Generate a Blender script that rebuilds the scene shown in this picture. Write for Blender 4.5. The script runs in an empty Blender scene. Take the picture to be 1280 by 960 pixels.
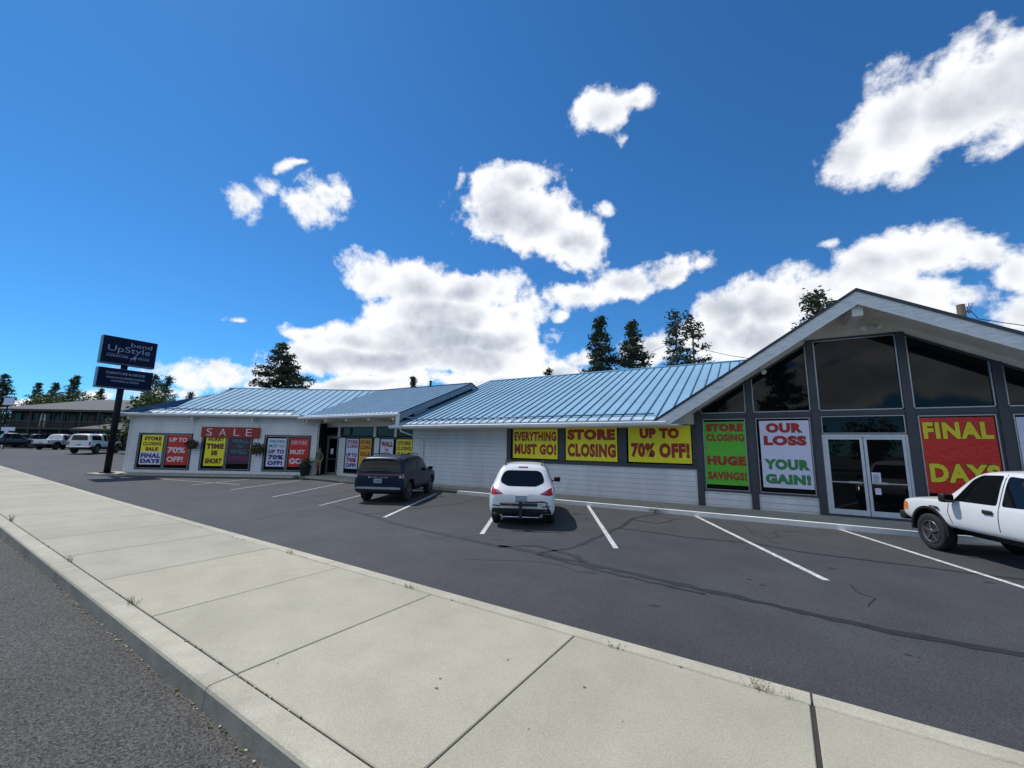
import bpy, bmesh, math, random
import numpy as np
from mathutils import Vector, Matrix
from mathutils.bvhtree import BVHTree
R = math.radians
scene = bpy.context.scene
COL = scene.collection

# ------------------------------------------------------------------ camera
H = 2.12
PITCH, ROLL, YAW, FPX = R(8.75), R(0.98), R(30.9), 508.0
fw = Vector((-math.sin(YAW)*math.cos(PITCH), math.cos(YAW)*math.cos(PITCH), math.sin(PITCH)))
r0 = Vector((math.cos(YAW), math.sin(YAW), 0)); u0 = r0.cross(fw)
rt = r0*math.cos(ROLL)+u0*math.sin(ROLL); up = -r0*math.sin(ROLL)+u0*math.cos(ROLL)
cam = bpy.data.cameras.new('camera'); cam.sensor_width = 36; cam.lens = FPX/1280*36
cam.clip_start = .05; cam.clip_end = 3000
co = bpy.data.objects.new('camera', cam); COL.objects.link(co)
M = Matrix((rt, up, -fw)).transposed().to_4x4(); M.translation = (0, 0, H); co.matrix_world = M
scene.camera = co
def direction(px, py): return (fw+rt*((px-640)/FPX)+up*((480-py)/FPX)).normalized()
FH = Vector((-math.sin(YAW), math.cos(YAW), 0)); RH = r0.copy()
def sight(px, py, D):                 # the point D metres deep on a line of sight
    d = direction(px, py); return Vector((0, 0, H))+d*(D/d.dot(FH))
def spot(px, D, py=None):             # where something showing at px, py and D metres deep stands
    p = sight(px, 547.2+.01715*px if py is None else py, D); return Vector((p.x, p.y, 0))
def height(px, py, D): return sight(px, py, D).z

# ------------------------------------------------------------------ light
SUN_EL, SUN_AZ = R(57), R(84)         # azimuth counter-clockwise from +Y
sd = Vector((-math.sin(SUN_AZ)*math.cos(SUN_EL), math.cos(SUN_AZ)*math.cos(SUN_EL), math.sin(SUN_EL)))
sl = bpy.data.lights.new('sun', 'SUN'); sl.energy = 3.0; sl.angle = R(.5); sl.color = (1, .96, .9)
so = bpy.data.objects.new('sun', sl); COL.objects.link(so); so.rotation_euler = sd.to_track_quat('Z', 'Y').to_euler()
scene.view_settings.view_transform = 'Standard'; scene.view_settings.look = 'None'
scene.view_settings.exposure = 0.22; scene.view_settings.gamma = 1
try: scene.view_settings.use_curve_mapping = False
except Exception: pass
SKY_STRENGTH, SKY_TINT, CLOUD = .092, (.34, .86, 1.24), .95

def make_world():
    w = bpy.data.worlds.new('World'); scene.world = w; w.use_nodes = True
    nt = w.node_tree; N = nt.nodes; L = nt.links; N.clear()
    def node(t, **k):
        n = N.new(t)
        for a, b in k.items(): setattr(n, a, b)
        return n
    def math_(op, a, b=None, c=None, clamp=False):
        n = node('ShaderNodeMath', operation=op, use_clamp=clamp)
        for i, v in enumerate((a, b, c)):
            if v is None: continue
            if hasattr(v, 'links') or hasattr(v, 'is_linked'): L.new(v, n.inputs[i])
            else: n.inputs[i].default_value = v
        return n.outputs[0]
    def smooth(v, lo, hi, a=0., b=1.):
        n = node('ShaderNodeMapRange', interpolation_type='SMOOTHSTEP')
        L.new(v, n.inputs[0]); n.inputs[1].default_value = lo; n.inputs[2].default_value = hi
        n.inputs[3].default_value = a; n.inputs[4].default_value = b
        return n.outputs[0]
    sky = node('ShaderNodeTexSky', sky_type='NISHITA', sun_disc=False, sun_elevation=SUN_EL, sun_rotation=-SUN_AZ,
               altitude=1100, air_density=1.0, dust_density=.25, ozone_density=3.0)
    tint = node('ShaderNodeMix', data_type='RGBA', blend_type='MULTIPLY'); tint.inputs[0].default_value = 1
    L.new(sky.outputs[0], tint.inputs[6]); tint.inputs[7].default_value = (*SKY_TINT, 1)
    bg = node('ShaderNodeBackground'); bg.inputs[1].default_value = SKY_STRENGTH; L.new(tint.outputs[2], bg.inputs[0])
    tc = node('ShaderNodeTexCoord'); D = tc.outputs['Generated']
    # wobble so that no cloud keeps a smooth outline
    nz = node('ShaderNodeTexNoise'); nz.inputs['Scale'].default_value = 5; nz.inputs['Detail'].default_value = 3
    L.new(D, nz.inputs['Vector'])
    sub = node('ShaderNodeVectorMath', operation='SUBTRACT'); L.new(nz.outputs['Color'], sub.inputs[0]); sub.inputs[1].default_value = (.5, .5, .5)
    sc_ = node('ShaderNodeVectorMath', operation='SCALE'); L.new(sub.outputs[0], sc_.inputs[0]); sc_.inputs[3].default_value = .11
    ad = node('ShaderNodeVectorMath', operation='ADD'); L.new(D, ad.inputs[0]); L.new(sc_.outputs[0], ad.inputs[1])
    DW = ad.outputs[0]
    blobs = [(298, 256, 34, 22, 10), (328, 238, 18, 15, 0), (356, 219, 18, 8, -25), (372, 213, 10, 5, -20),
             (388, 268, 30, 26, 0), (412, 254, 30, 28, -10), (436, 246, 10, 8, 0),
             (748, 144, 40, 32, -10), (788, 128, 20, 14, 0), (775, 180, 12, 10, 40),
             (628, 258, 56, 44, 10), (668, 272, 62, 50, 20), (716, 308, 54, 36, 25), (655, 222, 44, 18, -10), (600, 232, 16, 10, 0), (745, 318, 26, 12, 0), (712, 338, 16, 10, 30),
             (722, 374, 40, 18, -12), (775, 356, 46, 20, -16), (830, 338, 44, 16, -16), (876, 328, 18, 9, -8),
             (470, 348, 44, 30, -5), (520, 352, 66, 34, 5), (585, 360, 58, 30, 8), (628, 370, 34, 28, 10), (560, 392, 96, 34, 5), (640, 398, 36, 24, 10), (540, 425, 110, 32, 5), (610, 428, 76, 28, 0),
             (450, 424, 90, 22, 6), (372, 414, 44, 12, 8), (640, 440, 50, 22, 5), (470, 448, 130, 26, 3), (590, 452, 90, 24, 3),
             (215, 474, 40, 14, 0), (275, 464, 52, 18, 0), (335, 472, 46, 16, 0), (450, 480, 110, 16, 0), (620, 478, 90, 14, 0), (726, 452, 34, 14, -25), (690, 470, 50, 16, -10), (812, 440, 40, 20, -15),
             (30, 496, 30, 6, 0), (130, 494, 24, 7, 0), (200, 490, 40, 9, 0), (297, 402, 16, 6, 0), (757, 270, 11, 9, 0), (696, 400, 12, 7, 0), (568, 228, 8, 12, 20),
             (1080, 200, 64, 52, -25), (1130, 165, 84, 66, -28), (1200, 130, 96, 66, -28), (1270, 95, 110, 66, -28),
             (905, 392, 44, 34, -10), (960, 378, 60, 40, -8), (1020, 365, 66, 40, -5), (1090, 340, 80, 40, -5), (1150, 330, 70, 34, 0), (1225, 328, 60, 24, 3), (1275, 350, 40, 36, 0), (1050, 305, 26, 8, 0),
             (880, 424, 40, 32, 0), (960, 425, 90, 40, 0), (1100, 390, 120, 36, 0), (1210, 385, 60, 20, 0), (1275, 395, 50, 26, 0)]
    F = None
    def add_blob(c, e1, e2, F):
        # columns scaled so that |v| = 1 on the rim
        l1, l2 = e1.length, e2.length
        a = e1.normalized(); b = (e2-a*e2.dot(a)).normalized(); n = a.cross(b)
        rot = Matrix((a, b, n)).transposed().to_euler()
        mp = node('ShaderNodeMapping', vector_type='TEXTURE')
        if F is None: L.new(DW, mp.inputs[0])
        else:                              # a negligible link to the previous blob keeps the shader evaluated in sequence
            q = node('ShaderNodeVectorMath', operation='MULTIPLY_ADD'); L.new(F, q.inputs[0]); q.inputs[1].default_value = (1e-7,)*3; L.new(DW, q.inputs[2]); L.new(q.outputs[0], mp.inputs[0])
        mp.inputs[1].default_value = c; mp.inputs[2].default_value = rot; mp.inputs[3].default_value = (l1, l2, .7)
        ln = node('ShaderNodeVectorMath', operation='LENGTH'); L.new(mp.outputs[0], ln.inputs[0])
        big = min(1.25, max(.42, (l1*l2)**.5/.085))          # small clouds stay ragged
        f = math_('MULTIPLY', math_('SUBTRACT', 1., ln.outputs['Value']), big)
        return f if F is None else math_('SMOOTH_MAX', F, f, .12)
    for (cx, cy, rx, ry, an) in blobs:
        c = direction(cx, cy); ca, sa = math.cos(R(an)), math.sin(R(an))
        e1 = direction(cx+rx*ca, cy+rx*sa)-c; e2 = direction(cx+ry*sa, cy-ry*ca)-c
        g_ = 1.06 if rx*ry > 900 else 1.18
        F = add_blob(c, e1*g_, e2*g_, F)
    for (az, el, rx, ry) in [(188, 8, .22, .05), (196, 13, .30, .06), (206, 7, .3, .05), (176, 6, .2, .03), (214, 15, .25, .06), (150, 24, .5, .13), (185, 30, .45, .16), (215, 20, .4, .12), (240, 34, .4, .15), (120, 38, .3, .12), (200, 52, .3, .2), (280, 25, .4, .12), (320, 30, .3, .12)]:
        a, e = R(az), R(el)
        c = Vector((-math.sin(a)*math.cos(e), math.cos(a)*math.cos(e), math.sin(e)))
        h = Vector((math.cos(a), math.sin(a), 0))
        F = add_blob(c, h*rx, h.cross(c)*ry, F)
    def fbm(vec, scale, det, rough):
        n = node('ShaderNodeTexNoise'); n.inputs['Scale'].default_value = scale; n.inputs['Detail'].default_value = det
        n.inputs['Roughness'].default_value = rough; L.new(vec, n.inputs['Vector']); return n.outputs[0]
    n1 = fbm(D, 11, 9, .62)
    off = node('ShaderNodeVectorMath', operation='ADD'); L.new(D, off.inputs[0]); off.inputs[1].default_value = Vector((0, 0, 1))*.022+sd*.006
    n2 = fbm(off.outputs[0], 9, 5, .55); n1r = fbm(D, 9, 5, .55)
    nb = fbm(D, 4, 3, .5)
    n3 = fbm(D, 34, 6, .62)
    dens = math_('ADD', math_('ADD', F, math_('MULTIPLY', math_('SUBTRACT', n1, .5), 1.75)), math_('MULTIPLY', math_('SUBTRACT', n3, .5), .42))
    alpha = math_('POWER', smooth(dens, -.03, .33), .8)
    thin = smooth(dens, .0, .8)
    relief = math_('MULTIPLY', math_('SUBTRACT', n1r, n2), 1.3)          # lit tops, shaded undersides of each billow
    core = smooth(math_('ADD', F, math_('MULTIPLY', math_('SUBTRACT', nb, .5), 1.5)), .15, .95)
    sh = math_('ADD', math_('SUBTRACT', 1.10, math_('MULTIPLY', core, .58)), relief, clamp=False)
    sh = math_('MINIMUM', math_('MAXIMUM', sh, .30), 1.0)
    mixc = node('ShaderNodeMix', data_type='RGBA'); L.new(sh, mixc.inputs[0])
    mixc.inputs[6].default_value = (.20, .25, .36, 1); mixc.inputs[7].default_value = (.93, .94, .96, 1)
    bc = node('ShaderNodeBackground'); bc.inputs[1].default_value = CLOUD; L.new(mixc.outputs[2], bc.inputs[0])
    ms = node('ShaderNodeMixShader'); L.new(math_('MULTIPLY', alpha, .98), ms.inputs[0]); L.new(bg.outputs[0], ms.inputs[1]); L.new(bc.outputs[0], ms.inputs[2])
    out = node('ShaderNodeOutputWorld'); L.new(ms.outputs[0], out.inputs[0])
make_world()

# ------------------------------------------------------------------ materials
def mat(name, col, rough=.6, var=.12, scale=6., bump=0., bscale=60., metal=0., spec=.5, coat=0., speck=0., sscale=300., stretch=None, streak=0., stones=0., stscale=90., bdist=.01):
    m = bpy.data.materials.new(name); m.use_nodes = True
    nt = m.node_tree; N = nt.nodes; L = nt.links
    b = N['Principled BSDF']; b.inputs['Roughness'].default_value = rough; b.inputs['Metallic'].default_value = metal
    b.inputs['Specular IOR Level'].default_value = spec
    if coat: b.inputs['Coat Weight'].default_value = coat; b.inputs['Coat Roughness'].default_value = .04
    tc = N.new('ShaderNodeTexCoord'); vec = tc.outputs['Object']
    if stretch:
        mp = N.new('ShaderNodeMapping'); mp.inputs[3].default_value = stretch; L.new(vec, mp.inputs[0]); vec = mp.outputs[0]
    def noise(sc, det=5, ro=.6):
        n = N.new('ShaderNodeTexNoise'); n.inputs['Scale'].default_value = sc; n.inputs['Detail'].default_value = det
        n.inputs['Roughness'].default_value = ro; L.new(vec, n.inputs['Vector']); return n.outputs[0]
    def vary(f, lo, hi, a, bb):
        r = N.new('ShaderNodeMapRange'); L.new(f, r.inputs[0]); r.inputs[1].default_value = lo; r.inputs[2].default_value = hi
        r.inputs[3].default_value = a; r.inputs[4].default_value = bb; return r.outputs[0]
    fac = vary(noise(scale), .3, .7, 1-var, 1+var)
    if speck:
        k = vary(noise(sscale, 2, .5), .3, .7, 1-speck, 1+speck)
        mm = N.new('ShaderNodeMath'); mm.operation = 'MULTIPLY'; L.new(fac, mm.inputs[0]); L.new(k, mm.inputs[1]); fac = mm.outputs[0]
    if streak:
        k = vary(noise(scale*.12, 4, .55), .3, .7, 1-streak, 1+streak)
        mm = N.new('ShaderNodeMath'); mm.operation = 'MULTIPLY'; L.new(fac, mm.inputs[0]); L.new(k, mm.inputs[1]); fac = mm.outputs[0]
    if stones:
        v = N.new('ShaderNodeTexVoronoi'); v.inputs['Scale'].default_value = stscale; L.new(vec, v.inputs['Vector'])
        sp = N.new('ShaderNodeSeparateColor'); L.new(v.outputs['Color'], sp.inputs[0])
        k = vary(sp.outputs[0], 0, 1, 1-stones, 1+stones)
        mm = N.new('ShaderNodeMath'); mm.operation = 'MULTIPLY'; L.new(fac, mm.inputs[0]); L.new(k, mm.inputs[1]); fac = mm.outputs[0]
    mx = N.new('ShaderNodeVectorMath'); mx.operation = 'SCALE'; mx.inputs[0].default_value = col[:3]; L.new(fac, mx.inputs[3])
    L.new(mx.outputs[0], b.inputs['Base Color'])
    if bump:
        bp = N.new('ShaderNodeBump'); bp.inputs['Strength'].default_value = bump; bp.inputs['Distance'].default_value = bdist
        L.new(noise(bscale, 4, .6), bp.inputs['Height']); L.new(bp.outputs[0], b.inputs['Normal'])
    return m
MT = dict(
 lot=mat('lot asphalt', (.051, .052, .056), .85, .17, .9, .12, 120, speck=.35, sscale=60, streak=.22, stones=.40, stscale=100),
 street=mat('street asphalt', (.070, .067, .060), .9, .10, 1.2, .1, 120, speck=.2, sscale=40, streak=.12, stones=.85, stscale=105),
 walk=mat('sidewalk concrete', (.405, .378, .288), .9, .07, 2.2, .10, 130, speck=.10, sscale=95, streak=.13, stones=.10, stscale=140),
 walkb=mat('paler sidewalk concrete', (.428, .397, .300), .9, .07, 2.6, .10, 130, speck=.10, sscale=95, streak=.10, stones=.10, stscale=140),
 walkc=mat('darker sidewalk concrete', (.392, .368, .284), .9, .08, 1.9, .10, 130, speck=.12, sscale=95, streak=.15, stones=.12, stscale=140),
 kerb=mat('kerb concrete', (.45, .42, .325), .9, .12, 3, .12, 120, speck=.12, sscale=110, streak=.12, stones=.10, stscale=130),
 seal=mat('crack sealant', (.022, .022, .024), .6, .25, 5),
 joint=mat('joint filler', (.045, .038, .034), .9, .3, 10),
 oil=mat('oil spots', (.030, .031, .034), .7, .3, 10),
 kerbface=mat('shaded grimy kerb face', (.345, .305, .245), .9, .22, 4, .15, 110, speck=.15, sscale=90, streak=.15, stretch=(.6, 1, 1)),
 gum=mat('dark sidewalk spots', (.14, .125, .10), .9, .3, 10),
 line=mat('line paint', (.56, .56, .54), .8, .28, 7, speck=.40, sscale=30),
 worn=mat('worn line paint', (.36, .36, .355), .85, .30, 5, speck=.35, sscale=50),
 ground=mat('dry ground', (.16, .15, .11), .95, .2, .3),
 kerbpaint=mat('white kerb paint', (.78, .78, .75), .7, .10, 4, speck=.1, sscale=60),
 siding=mat('white siding', (.66, .68, .70), .55, .09, 1.3, .08, 40, streak=.06, stretch=(1.6, 1.6, .35)),
 gap=mat('shaded siding gap', (.27, .28, .30), .8, .15, 2),
 trim=mat('white trim', (.70, .71, .71), .55, .10, 2.5, .1, 60, stretch=(1, 1, 4)),
 fascia=mat('weathered white fascia', (.68, .70, .72), .6, .24, 5, .3, 40, stretch=(.5, 1, 4)),
 soffit=mat('soffit paint', (.72, .69, .63), .7, .08, 1.5),
 roof=mat('blue metal roof', (.245, .43, .58), .7, .07, .7, metal=.0, spec=.10, streak=.08),
 roofd=mat('darker blue metal roof', (.048, .11, .20), .65, .16, 2, spec=.10, streak=.12),  # middle wing pans, a darker blue than the other roofs
 ribd=mat('middle roof rib', (.18, .32, .45), .6, .12, 2, spec=.1),
 bfas=mat('blue grey fascia', (.17, .235, .30), .6, .15, 3),
 roofn=mat('dark blue roof metal and shade', (.014, .034, .085), 1., .1, 1, spec=.0),  # also colours the shade painted on the left roof end
 seam=mat('roof seam', (.065, .14, .215), .45, .1, 1),
 edge=mat('dark blue metal edge', (.02, .032, .05), .4, .1, 2),
 galv=mat('bright eave strip', (.50, .60, .68), .4, .22, 3, spec=.4),
 char=mat('charcoal frame paint', (.045, .052, .066), .5, .12, 3),
 alu=mat('aluminium bead', (.42, .45, .48), .35, .1, 5, metal=.6),
 glass=mat('dark window glass', (.004, .005, .006), .02, .1, 1, spec=.26),
 dark=mat('dark interior', (.008, .008, .009), .9, .1, 1),
 wood=mat('pole wood', (.085, .065, .052), .85, .25, 6, .5, 30, stretch=(1, 1, .1)),
 bark=mat('bark', (.075, .055, .042), .95, .3, 4, .5, 20, stretch=(1, 1, .2)),
 fir=mat('fir needles', (.040, .062, .030), .75, .45, 1.4),
 pine=mat('pine needles', (.052, .070, .032), .75, .45, 1.2),
 leaf=mat('leaves', (.075, .115, .022), .7, .45, 1.1),
 navy=mat('navy sign face', (.008, .013, .040), .6, .1, 3, spec=.08),
 navye=mat('sign cabinet edge', (.10, .17, .24), .45, .1, 3),
 letter=mat('pale sign lettering', (.24, .28, .38), .6, .1, 5),
 pole=mat('dark pole', (.010, .011, .016), .6, .1, 3, spec=.15),
 black=mat('black plastic', (.012, .012, .013), .55, .15, 5),
 tyre=mat('tyre rubber', (.017, .017, .018), .85, .2, 12),
 rim=mat('alloy rim', (.16, .16, .17), .35, .15, 8, metal=.7),
 chrome=mat('bright metal', (.65, .66, .68), .2, .05, 5, metal=.9),
 cglass=mat('car glass', (.005, .006, .008), .03, .1, 3, spec=.36),
 white=mat('white car paint', (.74, .75, .75), .3, .03, 2, coat=.6),
 bluep=mat('dark blue car paint', (.005, .015, .040), .35, .05, 3, spec=.22, coat=.10),
 blackp=mat('dark pickup paint', (.012, .013, .016), .35, .05, 3, coat=.5),
 red=mat('tail lamp red', (.35, .010, .012), .2, .1, 5, coat=.5),
 redd=mat('dim red lamp strip', (.16, .014, .012), .25, .1, 5, coat=.5),
 amber=mat('amber lens', (.75, .20, .01), .25, .1, 5, coat=.5),
 plate=mat('number plate', (.28, .34, .46), .5, .25, 30),
 y_=mat('banner yellow', (.88, .80, .015), .38, .05, 2, .9, 3.5, bdist=.04),
 yo=mat('banner orange yellow', (.72, .42, .02), .38, .06, 2, .9, 3.5, bdist=.04),
 w_=mat('banner white', (.66, .68, .86), .38, .04, 2, .9, 3.5, bdist=.04),
 g_=mat('banner green', (.10, .48, .03), .38, .05, 2, .9, 3.5, bdist=.04),
 r_=mat('banner red', (.58, .016, .008), .38, .05, 2, .9, 3.5, bdist=.04),
 sale=mat('sale sign red', (.32, .030, .022), .6, .08, 3),
 p_=mat('banner dark plum', (.055, .018, .045), .4, .2, 3),
 tr=mat('letter red', (.42, .016, .014), .5, .05, 2),
 tm=mat('letter maroon', (.16, .014, .02), .5, .05, 2),
 tg=mat('letter green', (.03, .25, .06), .5, .05, 2),
 tb=mat('letter violet blue', (.045, .02, .20), .5, .05, 2),
 tw=mat('letter white', (.75, .73, .80), .5, .05, 2),
 ty=mat('letter yellow', (.72, .62, .02), .5, .05, 2),
 tt=mat('letter teal', (.02, .22, .24), .5, .05, 2),
 tp=mat('letter magenta', (.22, .03, .16), .5, .05, 2),
 tl=mat('letter outline', (.012, .012, .014), .5, .05, 2),
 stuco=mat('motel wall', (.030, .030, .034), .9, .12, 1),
 shingle=mat('grey shingles', (.13, .128, .125), .9, .16, 2.5, .5, 8, speck=.2, sscale=12),
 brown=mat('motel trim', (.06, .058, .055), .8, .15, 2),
 skin=mat('skin', (.42, .24, .17), .55, .05, 4),
 shirt=mat('olive shirt', (.10, .12, .075), .85, .15, 9),
 khaki=mat('khaki trousers', (.24, .18, .11), .85, .12, 9),
 hair=mat('brown hair', (.045, .028, .018), .7, .2, 20),
 flower=mat('red flowers', (.16, .035, .035), .7, .4, 9),
 straw=mat('dry weed', (.20, .17, .09), .8, .3, 9),
 weed=mat('green weed', (.07, .09, .03), .8, .3, 9),
)

# ------------------------------------------------------------------ building helpers
WM = {}
class MB:
    def __init__(s, M=None, mt='dark', S=1.):
        s.bm = bmesh.new(); s.M = M or Matrix(); s.mats = []; s.S = S; s.m(mt)
    def m(s, k):
        k = MT[k] if isinstance(k, str) else k
        if k not in s.mats: s.mats.append(k)
        s.i = s.mats.index(k); return s
    def v(s, p): return s.bm.verts.new(s.M @ (Vector(p)*s.S))
    def poly(s, pts, smooth=False):
        f = s.bm.faces.new([s.v(p) for p in pts]); f.material_index = s.i; f.smooth = smooth; return f
    def hexa(s, P, smooth=False):        # 8 points: bottom ring, top ring
        V = [s.v(p) for p in P]
        for q in ((3, 2, 1, 0), (4, 5, 6, 7), (0, 1, 5, 4), (1, 2, 6, 5), (2, 3, 7, 6), (3, 0, 4, 7)):
            f = s.bm.faces.new([V[k] for k in q]); f.material_index = s.i
    def box(s, x0, x1, y0, y1, z0, z1):
        s.hexa([(x0, y0, z0), (x1, y0, z0), (x1, y1, z0), (x0, y1, z0), (x0, y0, z1), (x1, y0, z1), (x1, y1, z1), (x0, y1, z1)])
    def prism(s, pts, d):                # pts: 3D polygon, d: extrusion vector
        d = Vector(d); A = [s.v(p) for p in pts]; B = [s.v(Vector(p)+d) for p in pts]; n = len(A)
        fs = [s.bm.faces.new(A[::-1]), s.bm.faces.new(B)]+[s.bm.faces.new((A[k], A[(k+1) % n], B[(k+1) % n], B[k])) for k in range(n)]
        for f in fs: f.material_index = s.i
    def tube(s, pts, rad, n=8, smooth=True, caps=True):
        pts = [Vector(p) for p in pts]; rad = rad if isinstance(rad, (list, tuple)) else [rad]*len(pts)
        rings = []
        for k, p in enumerate(pts):
            t = (pts[min(k+1, len(pts)-1)]-pts[max(k-1, 0)]).normalized()
            a = t.cross(Vector((0, 0, 1)) if abs(t.z) < .9 else Vector((1, 0, 0))).normalized(); b = t.cross(a)
            rings.append([s.v(p+(a*math.cos(2*math.pi*j/n)+b*math.sin(2*math.pi*j/n))*rad[k]) for j in range(n)])
        for A, B in zip(rings, rings[1:]):
            for j in range(n):
                f = s.bm.faces.new((A[j], A[(j+1) % n], B[(j+1) % n], B[j])); f.material_index = s.i; f.smooth = smooth
        if caps:
            for r_ in (rings[0][::-1], rings[-1]):
                f = s.bm.faces.new(r_); f.material_index = s.i
    def lathe(s, prof, c, axis='x', n=24, smooth=True):   # prof: (along, radius)
        rings = []
        for (a, r_) in prof:
            ring = []
            for j in range(n):
                t = 2*math.pi*j/n; q = (a, r_*math.cos(t), r_*math.sin(t)) if axis == 'x' else (r_*math.cos(t), r_*math.sin(t), a)
                ring.append(s.v(Vector(c)+Vector(q)))
            rings.append(ring)
        for A, B in zip(rings, rings[1:]):
            for j in range(n):
                f = s.bm.faces.new((A[j], A[(j+1) % n], B[(j+1) % n], B[j])); f.material_index = s.i; f.smooth = smooth
        for r_ in (rings[0][::-1], rings[-1]):
            f = s.bm.faces.new(r_); f.material_index = s.i
    def rbox(s, c, size, bev=.03, seg=2, rot=None):
        t = bmesh.new(); bmesh.ops.create_cube(t, size=1)
        for v in t.verts: v.co = Vector((v.co.x*size[0], v.co.y*size[1], v.co.z*size[2]))
        bmesh.ops.bevel(t, geom=t.edges[:], offset=bev, segments=seg, profile=.5, affect='EDGES')
        Mx = Matrix.Translation(c) @ (rot or Matrix()); s.add(t, Mx, True)
    def add(s, t, Mx=None, smooth=False):
        Mx = Mx or Matrix(); mp = {v: s.v(Mx @ v.co) for v in t.verts}
        for f in t.faces:
            g = s.bm.faces.new([mp[v] for v in f.verts]); g.material_index = s.i; g.smooth = smooth
        t.free()
    def blob(s, c, r_, sub=2, jit=0., seed=0):
        t = bmesh.new(); bmesh.ops.create_icosphere(t, subdivisions=sub, radius=1); g = random.Random(seed)
        for v in t.verts:
            k = 1+g.uniform(-jit, jit); v.co = Vector((v.co.x*r_[0]*k, v.co.y*r_[1]*k, v.co.z*r_[2]*k))
        s.add(t, Matrix.Translation(c), True)
    def build(s, name, parent=None, local=False, kind=None, norm=True, loc=None, rz=0):
        if norm: bmesh.ops.recalc_face_normals(s.bm, faces=s.bm.faces[:])
        if parent is not None and not local: s.bm.transform(WM[parent].inverted())
        if loc is not None and not local:
            W = Matrix.Translation(loc) @ Matrix.Rotation(rz, 4, 'Z'); s.bm.transform(W.inverted())
        me = bpy.data.meshes.new(name); s.bm.to_mesh(me); s.bm.free()
        for k in s.mats: me.materials.append(k)
        o = bpy.data.objects.new(name, me); COL.objects.link(o)
        W = Matrix()
        if loc is not None: o.location = loc; o.rotation_euler = (0, 0, rz); W = Matrix.Translation(loc) @ Matrix.Rotation(rz, 4, 'Z')
        if parent is not None: o.parent = parent; W = WM[parent]
        WM[o] = W
        if kind: o['kind'] = kind
        return o
def tag(o, label, cat, group=None):
    o['label'] = label; o['category'] = cat
    if group: o['group'] = group
    return o
def thing(name, label, cat, loc=(0, 0, 0), rz=0, group=None):
    o = bpy.data.objects.new(name, None); COL.objects.link(o); o.empty_display_size = .1
    o.location = loc; o.rotation_euler = (0, 0, rz); WM[o] = Matrix.Translation(loc) @ Matrix.Rotation(rz, 4, 'Z')
    return tag(o, label, cat, group)
def kids(o): return [c for c in COL.objects if c.parent == o]
def copy_tree(o, loc=None, rz=None, label=None, parent=None):
    c = o.copy(); COL.objects.link(c)
    if parent is not None: c.parent = parent
    if loc is not None: c.location = loc
    if rz is not None: c.rotation_euler = (0, 0, rz)
    if label: c['label'] = label
    for ch in kids(o): copy_tree(ch, parent=c)
    return c

def text_faces(body, offset=0., spacing=1., lines=1.):
    cu = bpy.data.curves.new('t', 'FONT'); cu.body = body; cu.size = 1; cu.align_x = 'CENTER'; cu.offset = offset
    cu.space_character = spacing; cu.space_line = lines; cu.resolution_u = 3
    o = bpy.data.objects.new('t', cu); COL.objects.link(o)
    me = bpy.data.meshes.new_from_object(o.evaluated_get(bpy.context.evaluated_depsgraph_get()))
    V = [v.co.copy() for v in me.vertices]; P = [list(p.vertices) for p in me.polygons]
    bpy.data.objects.remove(o); bpy.data.curves.remove(cu); bpy.data.meshes.remove(me)
    return V, P
def fit(V, x0, x1, z0, z1):
    xs = [v.x for v in V]; ys = [v.y for v in V]
    return lambda v: (x0+(v.x-min(xs))/(max(xs)-min(xs))*(x1-x0), z0+(v.y-min(ys))/(max(ys)-min(ys))*(z1-z0))
def write(mb, body, x0, x1, z0, z1, mt, y=-.006, bold=.025, outline=None, spacing=1.):
    V, P = text_faces(body, bold, spacing); f = fit(V, x0, x1, z0, z1)
    if outline:
        V2, P2 = text_faces(body, bold+.021, spacing); mb.m(outline)
        vs = [mb.v((f(v)[0], y+.003, f(v)[1])) for v in V2]
        for p in P2:
            try: g = mb.bm.faces.new([vs[k] for k in p]); g.material_index = mb.i
            except ValueError: pass
    mb.m(mt); vs = [mb.v((f(v)[0], y, f(v)[1])) for v in V]
    for p in P:
        try: g = mb.bm.faces.new([vs[k] for k in p]); g.material_index = mb.i
        except ValueError: pass

# ------------------------------------------------------------------ ground, street, sidewalk, lot
TH = R(-2.4); SF = Matrix.Rotation(TH, 4, 'Z')      # street frame: u along the kerb, v towards the building
ZS, ZR = .40, .25
def ramp(x):                                          # the lot climbs gently past the pole sign
    t = min(max((-35-x)/26., 0), 1); return .78*t*t*(3-2*t)
mb = MB(mt='ground'); mb.box(-400, 300, -300, 400, -1.2, -.06); mb.build('ground', kind='structure')
mb = MB(SF, 'lot'); us = [-170, -120, -90]+list(np.arange(-64, -30, 2.))+[-20, 0, 20, 60]
vs = [3.87, 12, 40, 110]
SFi = SF
def lotp(u, v):
    w = SF @ Vector((u, v, 0)); return (u, v, ramp(w.x))
for a, b in zip(us, us[1:]):
    for c, d in zip(vs, vs[1:]): mb.poly([lotp(a, c), lotp(b, c), lotp(b, d), lotp(a, d)])
mb.build('parking_lot', kind='structure')
mb = MB(SF, 'street'); mb.poly([(-220, -12, ZR), (120, -12, ZR), (120, 1.52, ZR), (-220, 1.52, ZR)]); mb.build('street', kind='structure')
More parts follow.
